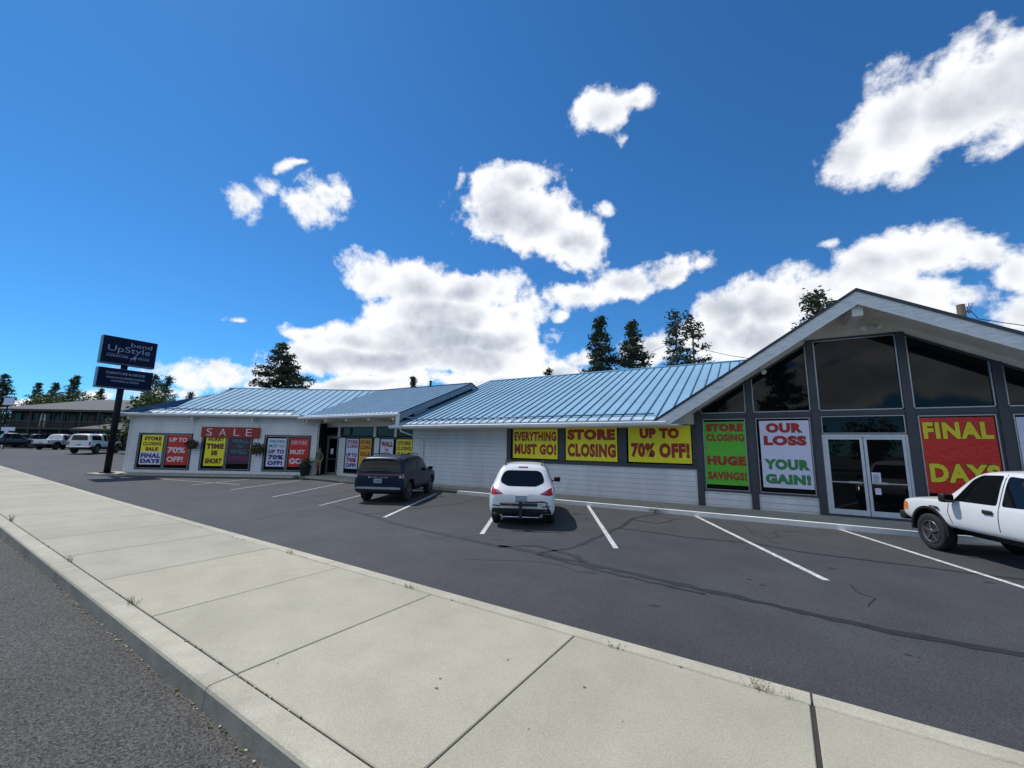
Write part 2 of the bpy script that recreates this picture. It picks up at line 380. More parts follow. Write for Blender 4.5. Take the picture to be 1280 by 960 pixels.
# kerb with a rolled edge, cast in lengths
mb = MB(SF, 'kerb')
def kerbprof(u0, u1):
    pr = [(1.475, ZR-.1), (1.487, ZS-.028), (1.497, ZS-.009), (1.517, ZS), (1.672, ZS), (1.672, ZR-.1)]
    n0 = len(mb.bm.faces); mb.prism([(u0, a, b) for a, b in pr], (u1-u0, 0, 0)); mb.bm.faces.ensure_lookup_table()
    mb.m('kerbface'); mb.bm.faces[n0+2].material_index = mb.i; mb.m('kerb')      # street side coloured darker to deepen its shade, mottled with grime
us = [-64, -50.5]+[-45.4+4.65*k for k in range(9)]+[-3.53, 1.2, 5.8, 20]
for a, b in zip(us, us[1:]): kerbprof(a+.006, b-.006)
mb.build('street_kerb', kind='structure')
rng = random.Random(3)
mb = MB(SF, 'walk')
js = [.06]+[-1.72, -3.53, -5.32, -7.15]; k = -7.15
while k > -62: k -= 1.82; js.append(k)
js = js[::-1]+[1.9, 3.7, 20]
for i, (a, b) in enumerate(zip(js, js[1:])):
    g0 = .015 if abs(a-.06) < .01 else .006; g1 = .015 if abs(b-.06) < .01 else .006
    far = max(0., -16-a)*.012; mb.m(['walk', 'walkb', 'walk', 'walkc', 'walkb', 'walkc', 'walk'][(i*5) % 7])
    pr = [(a+g0, 1.690), (b-g1, 1.690), (b-g1, 3.735+far), (a+g0, 3.735+far)]
    e = .006
    A = [mb.v((x, y, ZS-.12)) for x, y in pr]; B = [mb.v((x, y, ZS-e)) for x, y in pr]
    cx = [(pr[0][0]+e, pr[0][1]+e), (pr[1][0]-e, pr[1][1]+e), (pr[2][0]-e, pr[2][1]-e), (pr[3][0]+e, pr[3][1]-e)]
    C = [mb.v((x, y, ZS+rng.uniform(-.0015, .0015))) for x, y in cx]
    for P, Q in ((A, B), (B, C)):
        for j in range(4): mb.bm.faces.new((P[j], P[(j+1) % 4], Q[(j+1) % 4], Q[j])).material_index = mb.i
    mb.bm.faces.new(C).material_index = mb.i
mb.build('sidewalk', kind='structure')
mb = MB(SF, 'gum')
for k in range(30):
    u, v = rng.uniform(-14, 1.6), rng.uniform(1.75, 3.68); r_ = rng.choice([.005, .006, .009, .012])*rng.uniform(.7, 1.3)
    mb.poly([(u+r_*1.2*math.cos(t)*rng.uniform(.6, 1.1), v+r_*math.sin(t)*rng.uniform(.6, 1.1), ZS+.0022+k*.00001) for t in np.linspace(0, 6.28, 9)[:-1]])
mb.build('sidewalk_spots', kind='structure')
mb = MB(SF, 'joint'); mb.box(-63, 19, 1.56, 3.80, -.2, ZS-.012); mb.build('sidewalk_bed', kind='structure')
mb = MB(SF, 'kerb')
us = [-62, -40, -30, -22, -16.2, -11, -5.6, .06, 5.5, 20]
for a, b in zip(us, us[1:]):
    f0, f1 = max(0., -16-a)*.012, max(0., -16-b)*.012
    def ring(u, f): return [(u, 3.742+f, -.1), (u, 3.742+f, ZS-.004), (u, 3.752+f, ZS+.004), (u, 3.90+f, ZS+.002), (u, 3.918+f, ZS-.02), (u, 3.93+f, -.1)]
    A = [mb.v(p) for p in ring(a+.008, f0)]; B = [mb.v(p) for p in ring(b-.008, f1)]
    for j in range(6): mb.bm.faces.new((A[j], A[(j+1) % 6], B[(j+1) % 6], B[j])).material_index = mb.i
    mb.bm.faces.new(A); mb.bm.faces.new(B)
mb.build('lot_kerb', kind='structure')

def strip(pts, w, mt, name, z=.005, jit=0., seed=1):
    g = random.Random(seed); mb = MB(mt=mt); L_ = []
    P = []
    for a, b in zip(pts, pts[1:]):
        n = max(1, int((Vector(b)-Vector(a)).length/.16)) if jit else 1
        for k in range(n): P.append(Vector(a).lerp(Vector(b), k/n))
    P.append(Vector(pts[-1]))
    for k, p in enumerate(P):
        t = (P[min(k+1, len(P)-1)]-P[max(k-1, 0)]).normalized(); n = Vector((-t.y, t.x))
        q = p+n*g.uniform(-jit, jit); h = w/2*(1+(g.uniform(-.35, .35) if jit else 0))
        L_.append((q+n*h, q-n*h))
    for (a, b), (c, d) in zip(L_, L_[1:]):
        mb.poly([(a.x, a.y, ramp(a.x)+z), (b.x, b.y, ramp(b.x)+z), (d.x, d.y, ramp(d.x)+z), (c.x, c.y, ramp(c.x)+z)])
    return mb.build(name, kind='structure')
for a, b, mt in [((-12.30, 14.2), (-9.51, 8.73), 'line'), ((-9.0, 14.7), (-5.87, 8.5), 'line'), ((-5.52, 14.85), (-2.72, 8.99), 'line'),
                 ((-1.87, 14.80), (.86, 8.87), 'line'), ((1.8, 14.82), (4.1, 8.9), 'line'), ((5.3, 14.8), (7.9, 8.9), 'line'),
                 ((-15.6, 14.6), (-13.0, 9.0), 'worn'), ((-19.7, 15.2), (-16.4, 9.3), 'worn'), ((-22.8, 14.6), (-20.2, 9.6), 'worn'),
                 ((-25.6, 13.5), (-23.6, 9.4), 'worn'), ((-20.9, 15.35), (-16.2, 14.95), 'line'), ((-24.6, 14.9), (-21.0, 15.35), 'worn'), ((-28.5, 9.9), (-22.4, 11.0), 'worn'),
                 ((-27.6, 11.6), (-22.6, 14.6), 'worn')]:
    strip([a, b], .11, mt, 'parking_stripe', z=.009)
CR = [([(-30, 10.9), (-23.2, 10.9), (-17, 10.0), (-12.6, 9.35), (-8.34, 8.22), (-5.43, 7.8), (-4.21, 7.75), (-2.58, 7.5), (-1.06, 7.26), (.36, 7.03), (1.21, 6.85), (2.4, 6.9), (5, 6.6)], .15),
      ([(-3.9, 7.75), (-3.5, 8.6), (-3.44, 9.79), (-3.3, 11.6), (-3.43, 13.06), (-2.9, 14.6)], .11), ([(-3.3, 11.3), (-1.58, 11.11), (-.24, 11.35), (.65, 11.0), (3.81, 10.9), (7, 10.2)], .07),
      ([(-10.3, 8.7), (-10.1, 10.4), (-9.6, 12.38), (-10.0, 14.8)], .06), ([(-7.6, 13.9), (-8.1, 12.2), (-6.6, 10.9)], .06), ([(-3.4, 12.9), (-2.6, 12.6), (-2.2, 13.9)], .06),
      ([(-16.5, 13.8), (-15.7, 11.6), (-15.2, 9.8)], .08), ([(-21.5, 14.2), (-20.4, 12), (-18.8, 10.4)], .08), ([(-4.9, 7.72), (-4.2, 8.25), (-3.2, 7.95), (-2.9, 7.62)], .13), ([(-12.1, 6.4), (-12.5, 7.6), (-12.2, 9.2)], .025),
      ([(-3.9, 7.6), (-2.4, 7.25), (-.8, 7.02)], .08), ([(-24.6, 13.0), (-22, 12.2), (-18.8, 12.9)], .06)]
for i, (pts, w) in enumerate(CR): strip(pts, w, 'seal', 'crack_seal', z=.005, jit=.03, seed=i)
rc = random.Random(77)
for i in range(9):                      # hairline cracks branching through the lot
    p = Vector((rc.uniform(-14, 5), rc.uniform(5, 13.5))); a = rc.uniform(0, 6.28); pts = [tuple(p)]
    for k in range(rc.randint(4, 9)):
        a += rc.gauss(0, .5); p = p+Vector((math.cos(a), math.sin(a)))*rc.uniform(.2, .5); pts.append((p.x, min(p.y, 14.2)))
    strip(pts, rc.uniform(.010, .016), 'seal', 'hairline_crack', z=.0046, jit=.02, seed=100+i)
mb = MB(mt='oil')
rc = random.Random(31)
for k in range(46):
    u_ = rc.random(); x, y = (rc.choice([-10.6, -7.1, -3.6, -.4, 3.0])+rc.gauss(0, .35), rc.uniform(10, 13.8)) if u_ < .55 else (rc.uniform(-16, 5), rc.uniform(5, 10))
    r_ = rc.choice([.015, .02, .025, .03, .05])*rc.uniform(.7, 1.5)
    mb.poly([(x+r_*1.3*math.cos(t)*rc.uniform(.6, 1.1), y+r_*math.sin(t)*rc.uniform(.6, 1.1), .0042+k*.00002) for t in np.linspace(0, 6.28, 12)[:-1]])
mb.build('oil_stains', kind='structure')
# walkway along the shop fronts
A = Vector((-34.4, 9.95, 0)); AX = R(30.9); LF = Matrix.Translation(A) @ Matrix.Rotation(AX, 4, 'Z')   # left wing frame
mb = MB(mt='kerb'); mb.box(-11.5, 14, 14.87, 16.9, -.1, .13); mb.box(-25.0, -11.55, 15.45, 17.2, -.1, .13)
mb.M = LF; mb.box(-.9, 11.2, -.95, .3, -.1, .128)
mb.build('walkway', kind='structure')
mb = MB(mt='kerbpaint'); mb.box(-11.55, 14, 14.70, 14.89, -.1, .137); mb.build('painted_kerb', kind='structure')
mb = MB(mt='kerb'); mb.prism([(-34.7, 8.3, -.1), (-33.2, 8.6, -.1), (-32.9, 9.3, -.1), (-33.7, 10.0, -.1), (-34.9, 9.8, -.1)], (0, 0, .22)); mb.build('sign_island', kind='structure')

# ------------------------------------------------------------------ the store
store = thing('store_building', 'long low white sided store with blue metal roofs and a tall glazed gable front', 'store', (-8, 17, 0))
FM = Matrix.Translation((0, 16.7, 0)); FD = Matrix.Translation((0, 17.0, 0))
def lap(mb, s0, s1, z0, z1, ex=.19, th=.02):
    """lap siding: each board leans out at its lower edge; courses stay level across the wall"""
    k = math.floor(z0/ex); i0 = mb.i; gap = .010
    while k*ex < z1-1e-4:
        a, b = max(z0, k*ex), min(z1, (k+1)*ex)
        fa = -th*(1-(a-k*ex)/ex)-.002; fb = -th*(1-(b-k*ex)/ex)-.002
        if a == k*ex and b-a > gap*2:
            mb.m('gap'); mb.poly([(s0, -.001, a), (s1, -.001, a), (s1, -.001, a+gap), (s0, -.001, a+gap)]); mb.i = i0  # shadow line under each board, put in as a grey strip
            a += gap; fa = -th-.002
            mb.poly([(s0, -.002, a), (s1, -.002, a), (s1, fa, a), (s0, fa, a)])
        mb.poly([(s0, fa, a), (s1, fa, a), (s1, fb, b), (s0, fb, b)])
        k += 1
def bars(mb, s0, s1, z0, z1, w, d0, d1):
    mb.box(s0, s0+w, d0, d1, z0, z1); mb.box(s1-w, s1, d0, d1, z0, z1)
    mb.box(s0+w, s1-w, d0, d1, z0, z0+w); mb.box(s0+w, s1-w, d0, d1, z1-w, z1)
def window(M, s0, s1, z0, z1, w=.07, mulls=(), bead=True, top=None, d=.0, name='window'):
    mb = MB(M, 'char'); bars(mb, s0, s1, z0, z1, w, -.045+d, .06+d)
    for x in mulls: mb.box(x-w/2, x+w/2, -.043+d, .06+d, z0+w, z1-w)
    if bead:
        mb.m('alu'); xs = [s0+w]+[q for x in mulls for q in (x-w/2, x+w/2)]+[s1-w]
        for a, b in zip(xs[::2], xs[1::2]): bars(mb, a+.001, b-.001, z0+w+.001, z1-w-.001, .022, -.055+d, -.004+d)
    f = mb.build(name, store)
    mb = MB(M, 'glass'); mb.box(s0+w*.5, s1-w*.5, .012+d, .03+d, z0+w*.5, z1-w*.5); mb.build('pane', f)
    return f
# --- solid shells and siding
mb = MB(FM, 'dark'); mb.box(-16.28, -1.95, .08, 11, .0, 3.0)
mb.prism([(-1.93, .08, 0), (7.75, .08, 0), (7.75, .08, 3.25), (2.88, .08, 6.55), (-1.93, .08, 3.5)], (0, 12, 0))
mb.m('siding')
lap(mb, -16.28, -10.2, .13, 3.02); lap(mb, -10.2, -1.95, .13, 1.44)
lap(mb, -1.72, -.25, .13, .66); lap(mb, -.03, 1.62, .13, .66)
lap(mb, 4.15, 5.85, .13, .66); lap(mb, 6.05, 7.6, .13, .66)
mb.m('trim'); mb.box(-16.30, -16.2, -.03, .09, .13, 3.0)
mb.box(-16.31, -16.28, -.03, 6, .13, 4.2)
mb.build('wall', store)
mb = MB(FD, 'dark'); mb.box(-26.2, -16.35, .10, 8, 0, 3.6); mb.m('siding')
lap(mb, -23.05, -22.4, .13, 2.5); lap(mb, -19.75, -19.3, .13, 2.5); lap(mb, -26.2, -25.42, .13, 3.3)
mb.m('soffit'); mb.box(-26.2, -16.3, -.05, .1, 3.18, 3.66)
mb.build('wall', store)
mb = MB(LF, 'dark'); mb.box(.06, 12.2, .10, 9.9, 0, 3.6); mb.m('siding')
for a, b, c, d in [(0, .68, .3, 3.66), (4.12, 4.72, .3, 3.66), (7.98, 8.7, .3, 3.66), (11.66, 12.15, .3, 3.66), (.68, 4.12, 2.6, 3.66), (4.72, 7.98, 2.58, 3.66), (8.7, 11.66, 2.6, 3.66)]: lap(mb, a, b, c, d, .15)
mb.m('trim'); mb.box(-.02, .07, -.03, 10, .13, 3.6); mb.m('fascia'); mb.box(.0, 12.15, -.05, .09, .13, .30)
mb.build('wall', store)
# left wing's gable-side wall gets boards too
MS = LF @ Matrix.Rotation(R(-90), 4, 'Z')
mb = MB(MS, 'siding'); mb.M = LF @ Matrix.Translation((-.02, 10, 0)) @ Matrix.Rotation(R(-90), 4, 'Z'); lap(mb, 0, 10, .13, 3.6); mb.build('side_wall', store)
mb = MB(Matrix.Translation((7.75, 16.75, 0)) @ Matrix.Rotation(R(90), 4, 'Z'), 'siding'); lap(mb, 0, 12, .13, 3.25); mb.build('side_wall', store)

# --- main wing strip window
f = window(FM, -10.2, -1.95, 1.44, 3.06, .10, mulls=(), bead=False)
mb = MB(FM, 'char'); mb.box(-10.2, -9.98, -.05, .05, 1.54, 2.96)
for a, b in ((-7.52, -7.22), (-4.86, -4.52), (-2.06, -1.9)): mb.box(a, b, -.06, .05, 1.542, 2.958)
mb.box(-10.22, -1.93, -.075, -.046, 1.40, 1.50); mb.build('mullion', f)
# --- gable front: posts, transom, panes
mb = MB(FM, 'char')
def post(x, z1, w=.2): mb.box(x-w/2, x+w/2, -.10, .07, .13, z1)
mb.box(-1.94, 7.75, -.085, .06, 3.30, 3.44)
mb.build('transom_beam', store)
for x, z1 in ((-1.83, 3.5), (-.14, 4.60), (1.73, 5.82), (4.03, 5.82), (5.95, 4.72), (7.65, 3.7)):
    mb = MB(FM, 'char'); post(x, z1); mb.build('post', store)
def upper(pts):                          # slanted head panes; beads follow the outline
    mb = MB(FM, 'alu'); n = len(pts); c = Vector((sum(p[0] for p in pts)/n, sum(p[1] for p in pts)/n))
    for a, b in zip(pts, pts[1:]+pts[:1]):
        a, b = Vector(a), Vector(b); t = (b-a).normalized(); nn = Vector((-t.y, t.x))
        if nn.dot(c-a) < 0: nn = -nn
        q = [a, b, b+nn*.03, a+nn*.03]
        mb.prism([(p.x, -.05, p.y) for p in q], (0, .06, 0))
    f = mb.build('window', store)
    mb = MB(FM, 'glass'); mb.prism([(p[0], .01, p[1]) for p in pts], (0, .02, 0)); mb.build('pane', f)
HL = lambda x: 4.62+(x+.14)*.63; HR = lambda x: 4.74-(x-5.95)*.565
upper([(-1.72, 3.45), (-.25, 3.45), (-.25, HL(-.25)), (-1.72, HL(-1.72))])
upper([(-.03, 3.45), (1.62, 3.45), (1.62, HL(1.62)), (-.03, HL(-.03))])
upper([(1.84, 3.45), (3.92, 3.45), (3.92, 5.80), (1.84, 5.80)])
upper([(4.14, 3.45), (5.84, 3.45), (5.84, HR(5.84)), (4.14, HR(4.14))])
upper([(6.06, 3.45), (7.54, 3.45), (7.54, HR(7.54)), (6.06, HR(6.06))])
for a, b in ((-1.73, -.24), (-.04, 1.63), (4.13, 5.85), (6.05, 7.55)): window(FM, a, b, .66, 3.298, .06, d=-.02)
window(FM, 1.835, 3.925, 2.68, 3.298, .03, d=-.02)
mb = MB(FM, 'char'); mb.box(1.83, 3.93, -.07, .07, .131, .20); mb.build('door_sill', store)
# white gable wall above the glass
mb = MB(FM, 'soffit')
mb.prism([(-1.95, -.03, HL(-1.95)), (1.78, -.03, HL(1.78)), (1.78, -.03, 5.83), (3.98, -.03, 5.83), (3.98, -.03, HR(3.98)), (7.8, -.03, HR(7.8)), (7.8, -.03, 3.95), (2.85, -.03, 6.83), (-1.95, -.03, 3.80)], (0, .11, 0))
mb.prism([(-2.75, -.03, 3.02), (-1.96, -.03, 3.02), (-1.96, -.03, 3.72), (-2.75, -.03, 3.24)], (0, .11, 0)); mb.build('gable_wall', store)
mb = MB(FM, 'char')
for a, b in (((-1.8, HL(-1.8)), (1.76, HL(1.76))), ((4.0, HR(4.0)), (7.75, HR(7.75)))):
    mb.prism([(a[0], -.06, a[1]-.06), (b[0], -.06, b[1]-.06), (b[0], -.06, b[1]+.02), (a[0], -.06, a[1]+.02)], (0, .1, 0))
mb.box(1.64, 4.12, -.061, .05, 5.79, 5.86); mb.build('glazing_head', store)
# entrance doors
def door(M, s0, s1, z0, z1, handle_at, fr='alu', w=.075, d=-.04):
    mb = MB(M, fr); mb.box(s0, s0+w, d, d+.05, z0, z1); mb.box(s1-w, s1, d, d+.05, z0, z1)
    mb.box(s0+w, s1-w, d, d+.05, z0, z0+.16); mb.box(s0+w, s1-w, d, d+.05, z1-w, z1)
    o = mb.build('door', store)
    mb = MB(M, 'glass'); mb.box(s0+w*.8, s1-w*.8, d+.02, d+.035, z0+.14, z1-w*.8); mb.build('pane', o)
    mb = MB(M, 'alu'); mb.box(s0+w, s1-w, d-.03, d-.012, z0+.98, z0+1.01)
    h = handle_at; mb.box(h-.01, h+.3*(1 if h < (s0+s1)/2 else -1), d-.05, d-.03, z0+.97, z0+1.03); mb.build('handle', o)
    return o
ad = MT['alu2'] = mat('pale door aluminium', (.56, .60, .66), .4, .1, 4)
d1 = door(FM, 1.92, 2.86, .20, 2.60, 2.70, 'alu2'); d2 = door(FM, 2.88, 3.86, .20, 2.60, 3.04, 'alu2')
mb = MB(FM, 'w_'); mb.box(2.99, 3.2, -.028, -.022, 1.18, 1.52); mb.m('black')
g = random.Random(5)
for k in range(6): mb.box(3.02, 3.02+g.uniform(.05, .15), -.031, -.029, 1.24+k*.04, 1.255+k*.04)
mb.m('w_'); mb.box(3.03, 3.17, -.028, -.022, .86, 1.05); mb.build('door_notice', d2)
mb = MB(FM, 'alu2'); mb.box(1.84, 1.915, -.06, .03, .2, 2.6); mb.box(3.865, 3.925, -.06, .03, .2, 2.6); mb.box(1.84, 3.925, -.06, .03, 2.602, 2.68); mb.build('door_frame', store)

# --- roofs
def slope(mb, P, s0, s1, lo, hi, step, th=.07, seam=(.026, .045), top='roof', sm='seam', clip=None):
    """P(s,d) -> point on the slope; a strip of pan and a standing rib every step"""
    s = s0
    up_ = (P(s0, 1)-P(s0, 0)).cross(P(s0+1, 0)-P(s0, 0)).normalized()
    if up_.z < 0: up_ = -up_
    while s < s1-1e-6:
        e = min(s+step, s1)
        a0, a1, b0, b1 = lo(s), hi(s), lo(e), hi(e)
        if a1 > a0+.01 or b1 > b0+.01:
            q = [P(s, a0), P(e, b0), P(e, max(b1, b0+.001)), P(s, max(a1, a0+.001))]
            mb.m(top); mb.prism(q, -up_*th)
        if a1 > a0+.05:
            mb.m(sm); w = seam[0]/2; q = [P(s-w, a0), P(s+w, a0), P(s+w, a1), P(s-w, a1)]
            mb.prism([p+up_*.001 for p in q], up_*seam[1])
        s = e
zero = lambda s: 0.
# main wing
SM = .40; PM = lambda s, d: Vector((s, 15.2+d, 3.15+SM*d)); DR = 9.1
hiM = lambda s: DR if s > 2.4 else DR
loM = lambda s: 0. if s < -2.99 else max(0., ((s+2.99-.12)*.642+.03)/SM)
mb = MB(mt='roof'); slope(mb, PM, -16.42, 2.5, loM, hiM, .43)
mb.m('roof'); mb.prism([(-16.42, 24.3, 6.79), (2.6, 24.3, 6.79), (2.6, 33.4, 3.15), (-16.42, 33.4, 3.15)], (0, 0, -.07))
rm = mb.build('roof', store)
mb = MB(mt='roof'); mb.tube([(-16.42, 24.3, 6.815), (2.4, 24.3, 6.815)], .06, 6); mb.build('ridge_cap', rm)
mb = MB(mt='seam'); mb.tube([(-15.9, 15.68, 3.42), (-3.2, 15.68, 3.42)], .028, 6); mb.build('snow_rail', rm)
mb = MB(mt='galv'); q = [PM(-16.4, .03), PM(-3.1, .03), PM(-3.1, .36), PM(-16.4, .36)]; mb.prism([p+Vector((0, 0, .006)) for p in q], (0, 0, .008)); mb.build('eave_flashing', rm)
def gutter(M, s0, s1, y, z, nm='gutter'):
    mb = MB(M, 'trim'); pr = [(0, 0), (0, .15), (-.10, .15), (-.13, .12), (-.12, .05), (-.08, 0)]
    mb.prism([(s0, y+a, z+b) for a, b in pr], (s1-s0, 0, 0)); return mb.build(nm, store)
gutter(Matrix(), -16.5, -2.7, 15.17, 2.95)
mb = MB(mt='soffit'); mb.box(-16.3, -2.3, 15.18, 16.68, 2.955, 3.0); mb.build('soffit', store)
# middle wing
SD = .395; PD = lambda s, d: Vector((s, 15.2+d, 3.75+SD*d))
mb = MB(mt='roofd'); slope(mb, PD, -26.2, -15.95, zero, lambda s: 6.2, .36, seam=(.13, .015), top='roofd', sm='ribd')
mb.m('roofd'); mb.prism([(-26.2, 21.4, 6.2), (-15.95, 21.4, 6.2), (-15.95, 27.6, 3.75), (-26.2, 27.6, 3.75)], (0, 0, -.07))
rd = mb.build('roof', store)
mb = MB(mt='galv'); q = [PD(-24.3, .03), PD(-16.0, .03), PD(-16.0, .20), PD(-24.3, .20)]; mb.prism([p+Vector((0, 0, .006)) for p in q], (0, 0, .008)); mb.build('eave_flashing', rd)
mb = MB(mt='roofd'); mb.tube([(-25.6, 21.4, 6.22), (-15.95, 21.4, 6.22)], .05, 6); mb.build('ridge_cap', rd)
mb = MB(mt='bfas')                    # rake board and gable end above the main roof
for d0, d1, dz, w in ((0, 6.2, .38, .04),):
    a, b = PD(-15.95, 0), PD(-15.95, 6.22); mb.prism([a+Vector((0, 0, -.02)), b+Vector((0, 0, -.02)), b+Vector((0, 0, -.36)), a+Vector((0, 0, -.36))], (.04, 0, 0))
    a, b = Vector((-15.95, 27.6, 3.75)), Vector((-15.95, 21.4, 6.2)); mb.prism([a+Vector((0, 0, -.02)), b+Vector((0, 0, -.02)), b+Vector((0, 0, -.36)), a+Vector((0, 0, -.36))], (.04, 0, 0))
mb.build('rake_board', rd)
mb = MB(mt='edge'); a, b, c = PD(-15.95, -.03), PD(-15.95, 6.2), Vector((-15.95, 27.6, 3.75))
for p, q in ((a, b), (b, c)): mb.prism([p+Vector((0, 0, -.02)), q+Vector((0, 0, -.02)), q+Vector((0, 0, .05)), p+Vector((0, 0, .05))], (.07, 0, 0))
mb.build('rake_flashing', rd)
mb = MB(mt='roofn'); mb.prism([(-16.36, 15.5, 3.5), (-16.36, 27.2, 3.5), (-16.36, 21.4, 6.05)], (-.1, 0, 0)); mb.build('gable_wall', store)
mb = MB(mt='soffit'); mb.box(-24.9, -15.98, 15.22, 16.95, 3.56, 3.6)
for k in range(5): mb.box(-24.1+k*1.9, -24.0+k*1.9, 15.25, 16.9, 3.40, 3.56)
mb.build('soffit', store)
gutter(Matrix(), -24.7, -15.9, 15.17, 3.58)
mb = MB(mt='trim'); mb.box(-16.05, -15.88, 15.1, 15.2, 3.05, 3.74); mb.build('gutter_drop', store)
mb = MB(mt='trim'); mb.tube([(-15.75, 15.12, 2.98), (-15.72, 15.2, 2.80), (-15.5, 16.5, 2.45), (-15.48, 16.62, 2.3), (-15.48, 16.62, .2)], .04, 6, smooth=False); mb.build('downspout', store)
# left wing, with its clipped gable end
SL = .427
def PL(s, d): return LF @ Vector((s, d-.5, 3.85+SL*d))
hiL = lambda s: min(5.5, 3.96*(s+.5)/3.1) if s < 2.6 else 5.5
mb = MB(mt='roof'); slope(mb, PL, -.5, 15.2, zero, hiL, .50)
L0 = lambda s, d, z: LF @ Vector((s, d-.5, z))
mb.m('roof'); mb.prism([L0(2.6, 5.5, 6.2), L0(15, 5.5, 6.2), L0(15, 11, 3.85), L0(-.5, 11, 3.85), L0(2.6, 7.04, 5.54)], (0, 0, -.07))
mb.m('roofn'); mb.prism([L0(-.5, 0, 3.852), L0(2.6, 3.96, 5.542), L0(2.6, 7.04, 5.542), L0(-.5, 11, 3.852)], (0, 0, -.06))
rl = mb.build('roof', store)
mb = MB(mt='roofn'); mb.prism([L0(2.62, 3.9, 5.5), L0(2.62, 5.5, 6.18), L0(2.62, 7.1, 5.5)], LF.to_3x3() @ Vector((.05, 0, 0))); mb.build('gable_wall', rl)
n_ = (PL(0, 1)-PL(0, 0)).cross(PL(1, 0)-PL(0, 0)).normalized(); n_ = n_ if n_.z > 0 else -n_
mb = MB(mt='roofn'); mb.prism([PL(s, d)+n_*.05 for s, d in ((-.42, .03), (1.95, 3.02), (2.25, 1.15), (1.2, .62), (1.1, .1))], n_*.008); mb.build('roof_shade_patch', rl)  # cast shade on the left slope, painted as a thin dark sheet
mb = MB(mt='roof'); mb.tube([PL(2.55, 5.5)+n_*.02, PL(15, 5.5)+n_*.02], .05, 6); mb.tube([PL(-.5, 0), PL(2.6, 3.96)], .05, 6); mb.build('ridge_cap', rl)
mb = MB(mt='seam'); mb.tube([PL(1.1, .62)+n_*.07, PL(10.4, .62)+n_*.07], .028, 6); mb.build('snow_rail', rl)
mb = MB(mt='galv'); mb.prism([p+n_*.006 for p in (PL(1.1, .05), PL(10.4, .05), PL(10.4, .34), PL(1.1, .34))], n_*.008); mb.build('eave_flashing', rl)
gutter(LF, -.6, 11.1, -.53, 3.68)
mb = MB(LF, 'soffit'); mb.box(-.48, 11.6, -.52, 0, 3.66, 3.70)
for s in (.1, 4.15, 7.95, 11.2): mb.box(s, s+.1, -.42, 0, 3.42, 3.66)
mb.build('soffit', store)
mb = MB(LF, 'trim'); mb.box(-.62, -.5, -.6, 10.6, 3.62, 3.86); mb.build('fascia_board', store)
mb = MB(LF, 'trim'); mb.box(12.0, 12.08, -.12, -.04, .13, 3.5); mb.build('downspout', store)
# tall gable
APX, APZ = 2.85, 6.93; PG = lambda s, d: Vector((APX-(s), 15.2+d, APZ-.642*s)); PGR = lambda s, d: Vector((APX+s, 15.2+d, APZ-.565*s))
mb = MB(mt='roof')
for P in (PG, PGR):
    q = [P(0, 0), P(5.95, 0), P(5.95, 16), P(0, 16)]; mb.m('roof'); mb.prism(q, (0, 0, -.08)); mb.m('seam')
    for k in range(1, 38): d = k*.43; mb.prism([P(0, d), P(5.95, d), P(5.95, d+.026), P(0, d+.026)], (0, 0, .045))
rg = mb.build('roof', store)
for P, k_ in ((PG, .642), (PGR, .565)):
    mb = MB(mt='soffit'); q = [P(.0, .06), P(5.75, .06), P(5.75, 1.5), P(0, 1.5)]; mb.prism([p+Vector((0, 0, -.12)) for p in q], (0, 0, -.10)); mb.build('soffit', rg)
    at_ = lambda w, z: P((APZ-w-z)/k_, -.02)+Vector((0, 0, -w))          # where the line w below the roof comes down to height z
    lo_ = 2.96
    mb = MB(mt='fascia'); q = [P(0, -.02)+Vector((0, 0, -.03)), at_(.03, lo_+.16), at_(.03, lo_+.16)+Vector((0, 0, -.16)), at_(.42, lo_), P(0, -.02)+Vector((0, 0, -.42))]; mb.prism(q, (0, .05, 0)); mb.build('rake_board', rg)
    mb = MB(mt='trim'); q = [P(0, -.04)+Vector((0, 0, -.38)), at_(.38, lo_+.01)+Vector((0, -.02, 0)), at_(.45, lo_+.01)+Vector((0, -.02, 0)), P(0, -.04)+Vector((0, 0, -.45))]; mb.prism(q, (0, .1, 0)); mb.build('rake_trim', rg)
    mb = MB(mt='edge'); q = [P(0, -.06)+Vector((0, 0, .05)), P(5.98, -.06)+Vector((0, 0, .05)), P(5.98, -.06)+Vector((0, 0, -.04)), P(0, -.06)+Vector((0, 0, -.04))]; mb.prism(q, (0, .14, 0)); mb.build('rake_flashing', rg)
mb = MB(mt='trim'); mb.box(APX-.13, APX+.13, 15.32, 16.7, 6.16, 6.46); mb.build('ridge_beam', rg)
# --- middle wing front
def mid_window(s0, s1):
    window(FD, s0, s1, .3, 2.56, .05, mulls=((s0+s1)/2,), bead=False)
mid_window(-22.38, -19.8); mid_window(-19.28, -16.45)
mb = MB(FD, 'siding'); mb.box(-22.4, -16.4, -.02, .1, .13, .3); mb.build('wall', store)
for a, b in ((-25.4, -23.08), (-23.06, -22.0), (-21.95, -19.75), (-19.7, -18.0), (-17.95, -16.45)): window(FD, a, b, 2.62, 3.18, .05, bead=False)
for x in (-23.07, -19.72, -17.97): mb = MB(FD, 'soffit'); mb.box(x-.09, x+.09, -.06, .1, 2.56, 3.2); mb.build('post', store)
d3 = door(FD, -24.1, -23.1, .14, 2.52, -23.9)
mb = MB(FD, 'w_'); mb.box(-23.75, -23.5, -.06, -.052, 1.45, 1.8); mb.build('door_notice', d3)
mb = MB(FD, 'alu'); mb.box(-25.42, -25.34, -.05, .05, .13, 2.6); mb.box(-24.2, -24.12, -.05, .05, .13, 2.6); mb.box(-25.42, -23.05, -.05, .05, 2.54, 2.6); mb.build('door_frame', store)
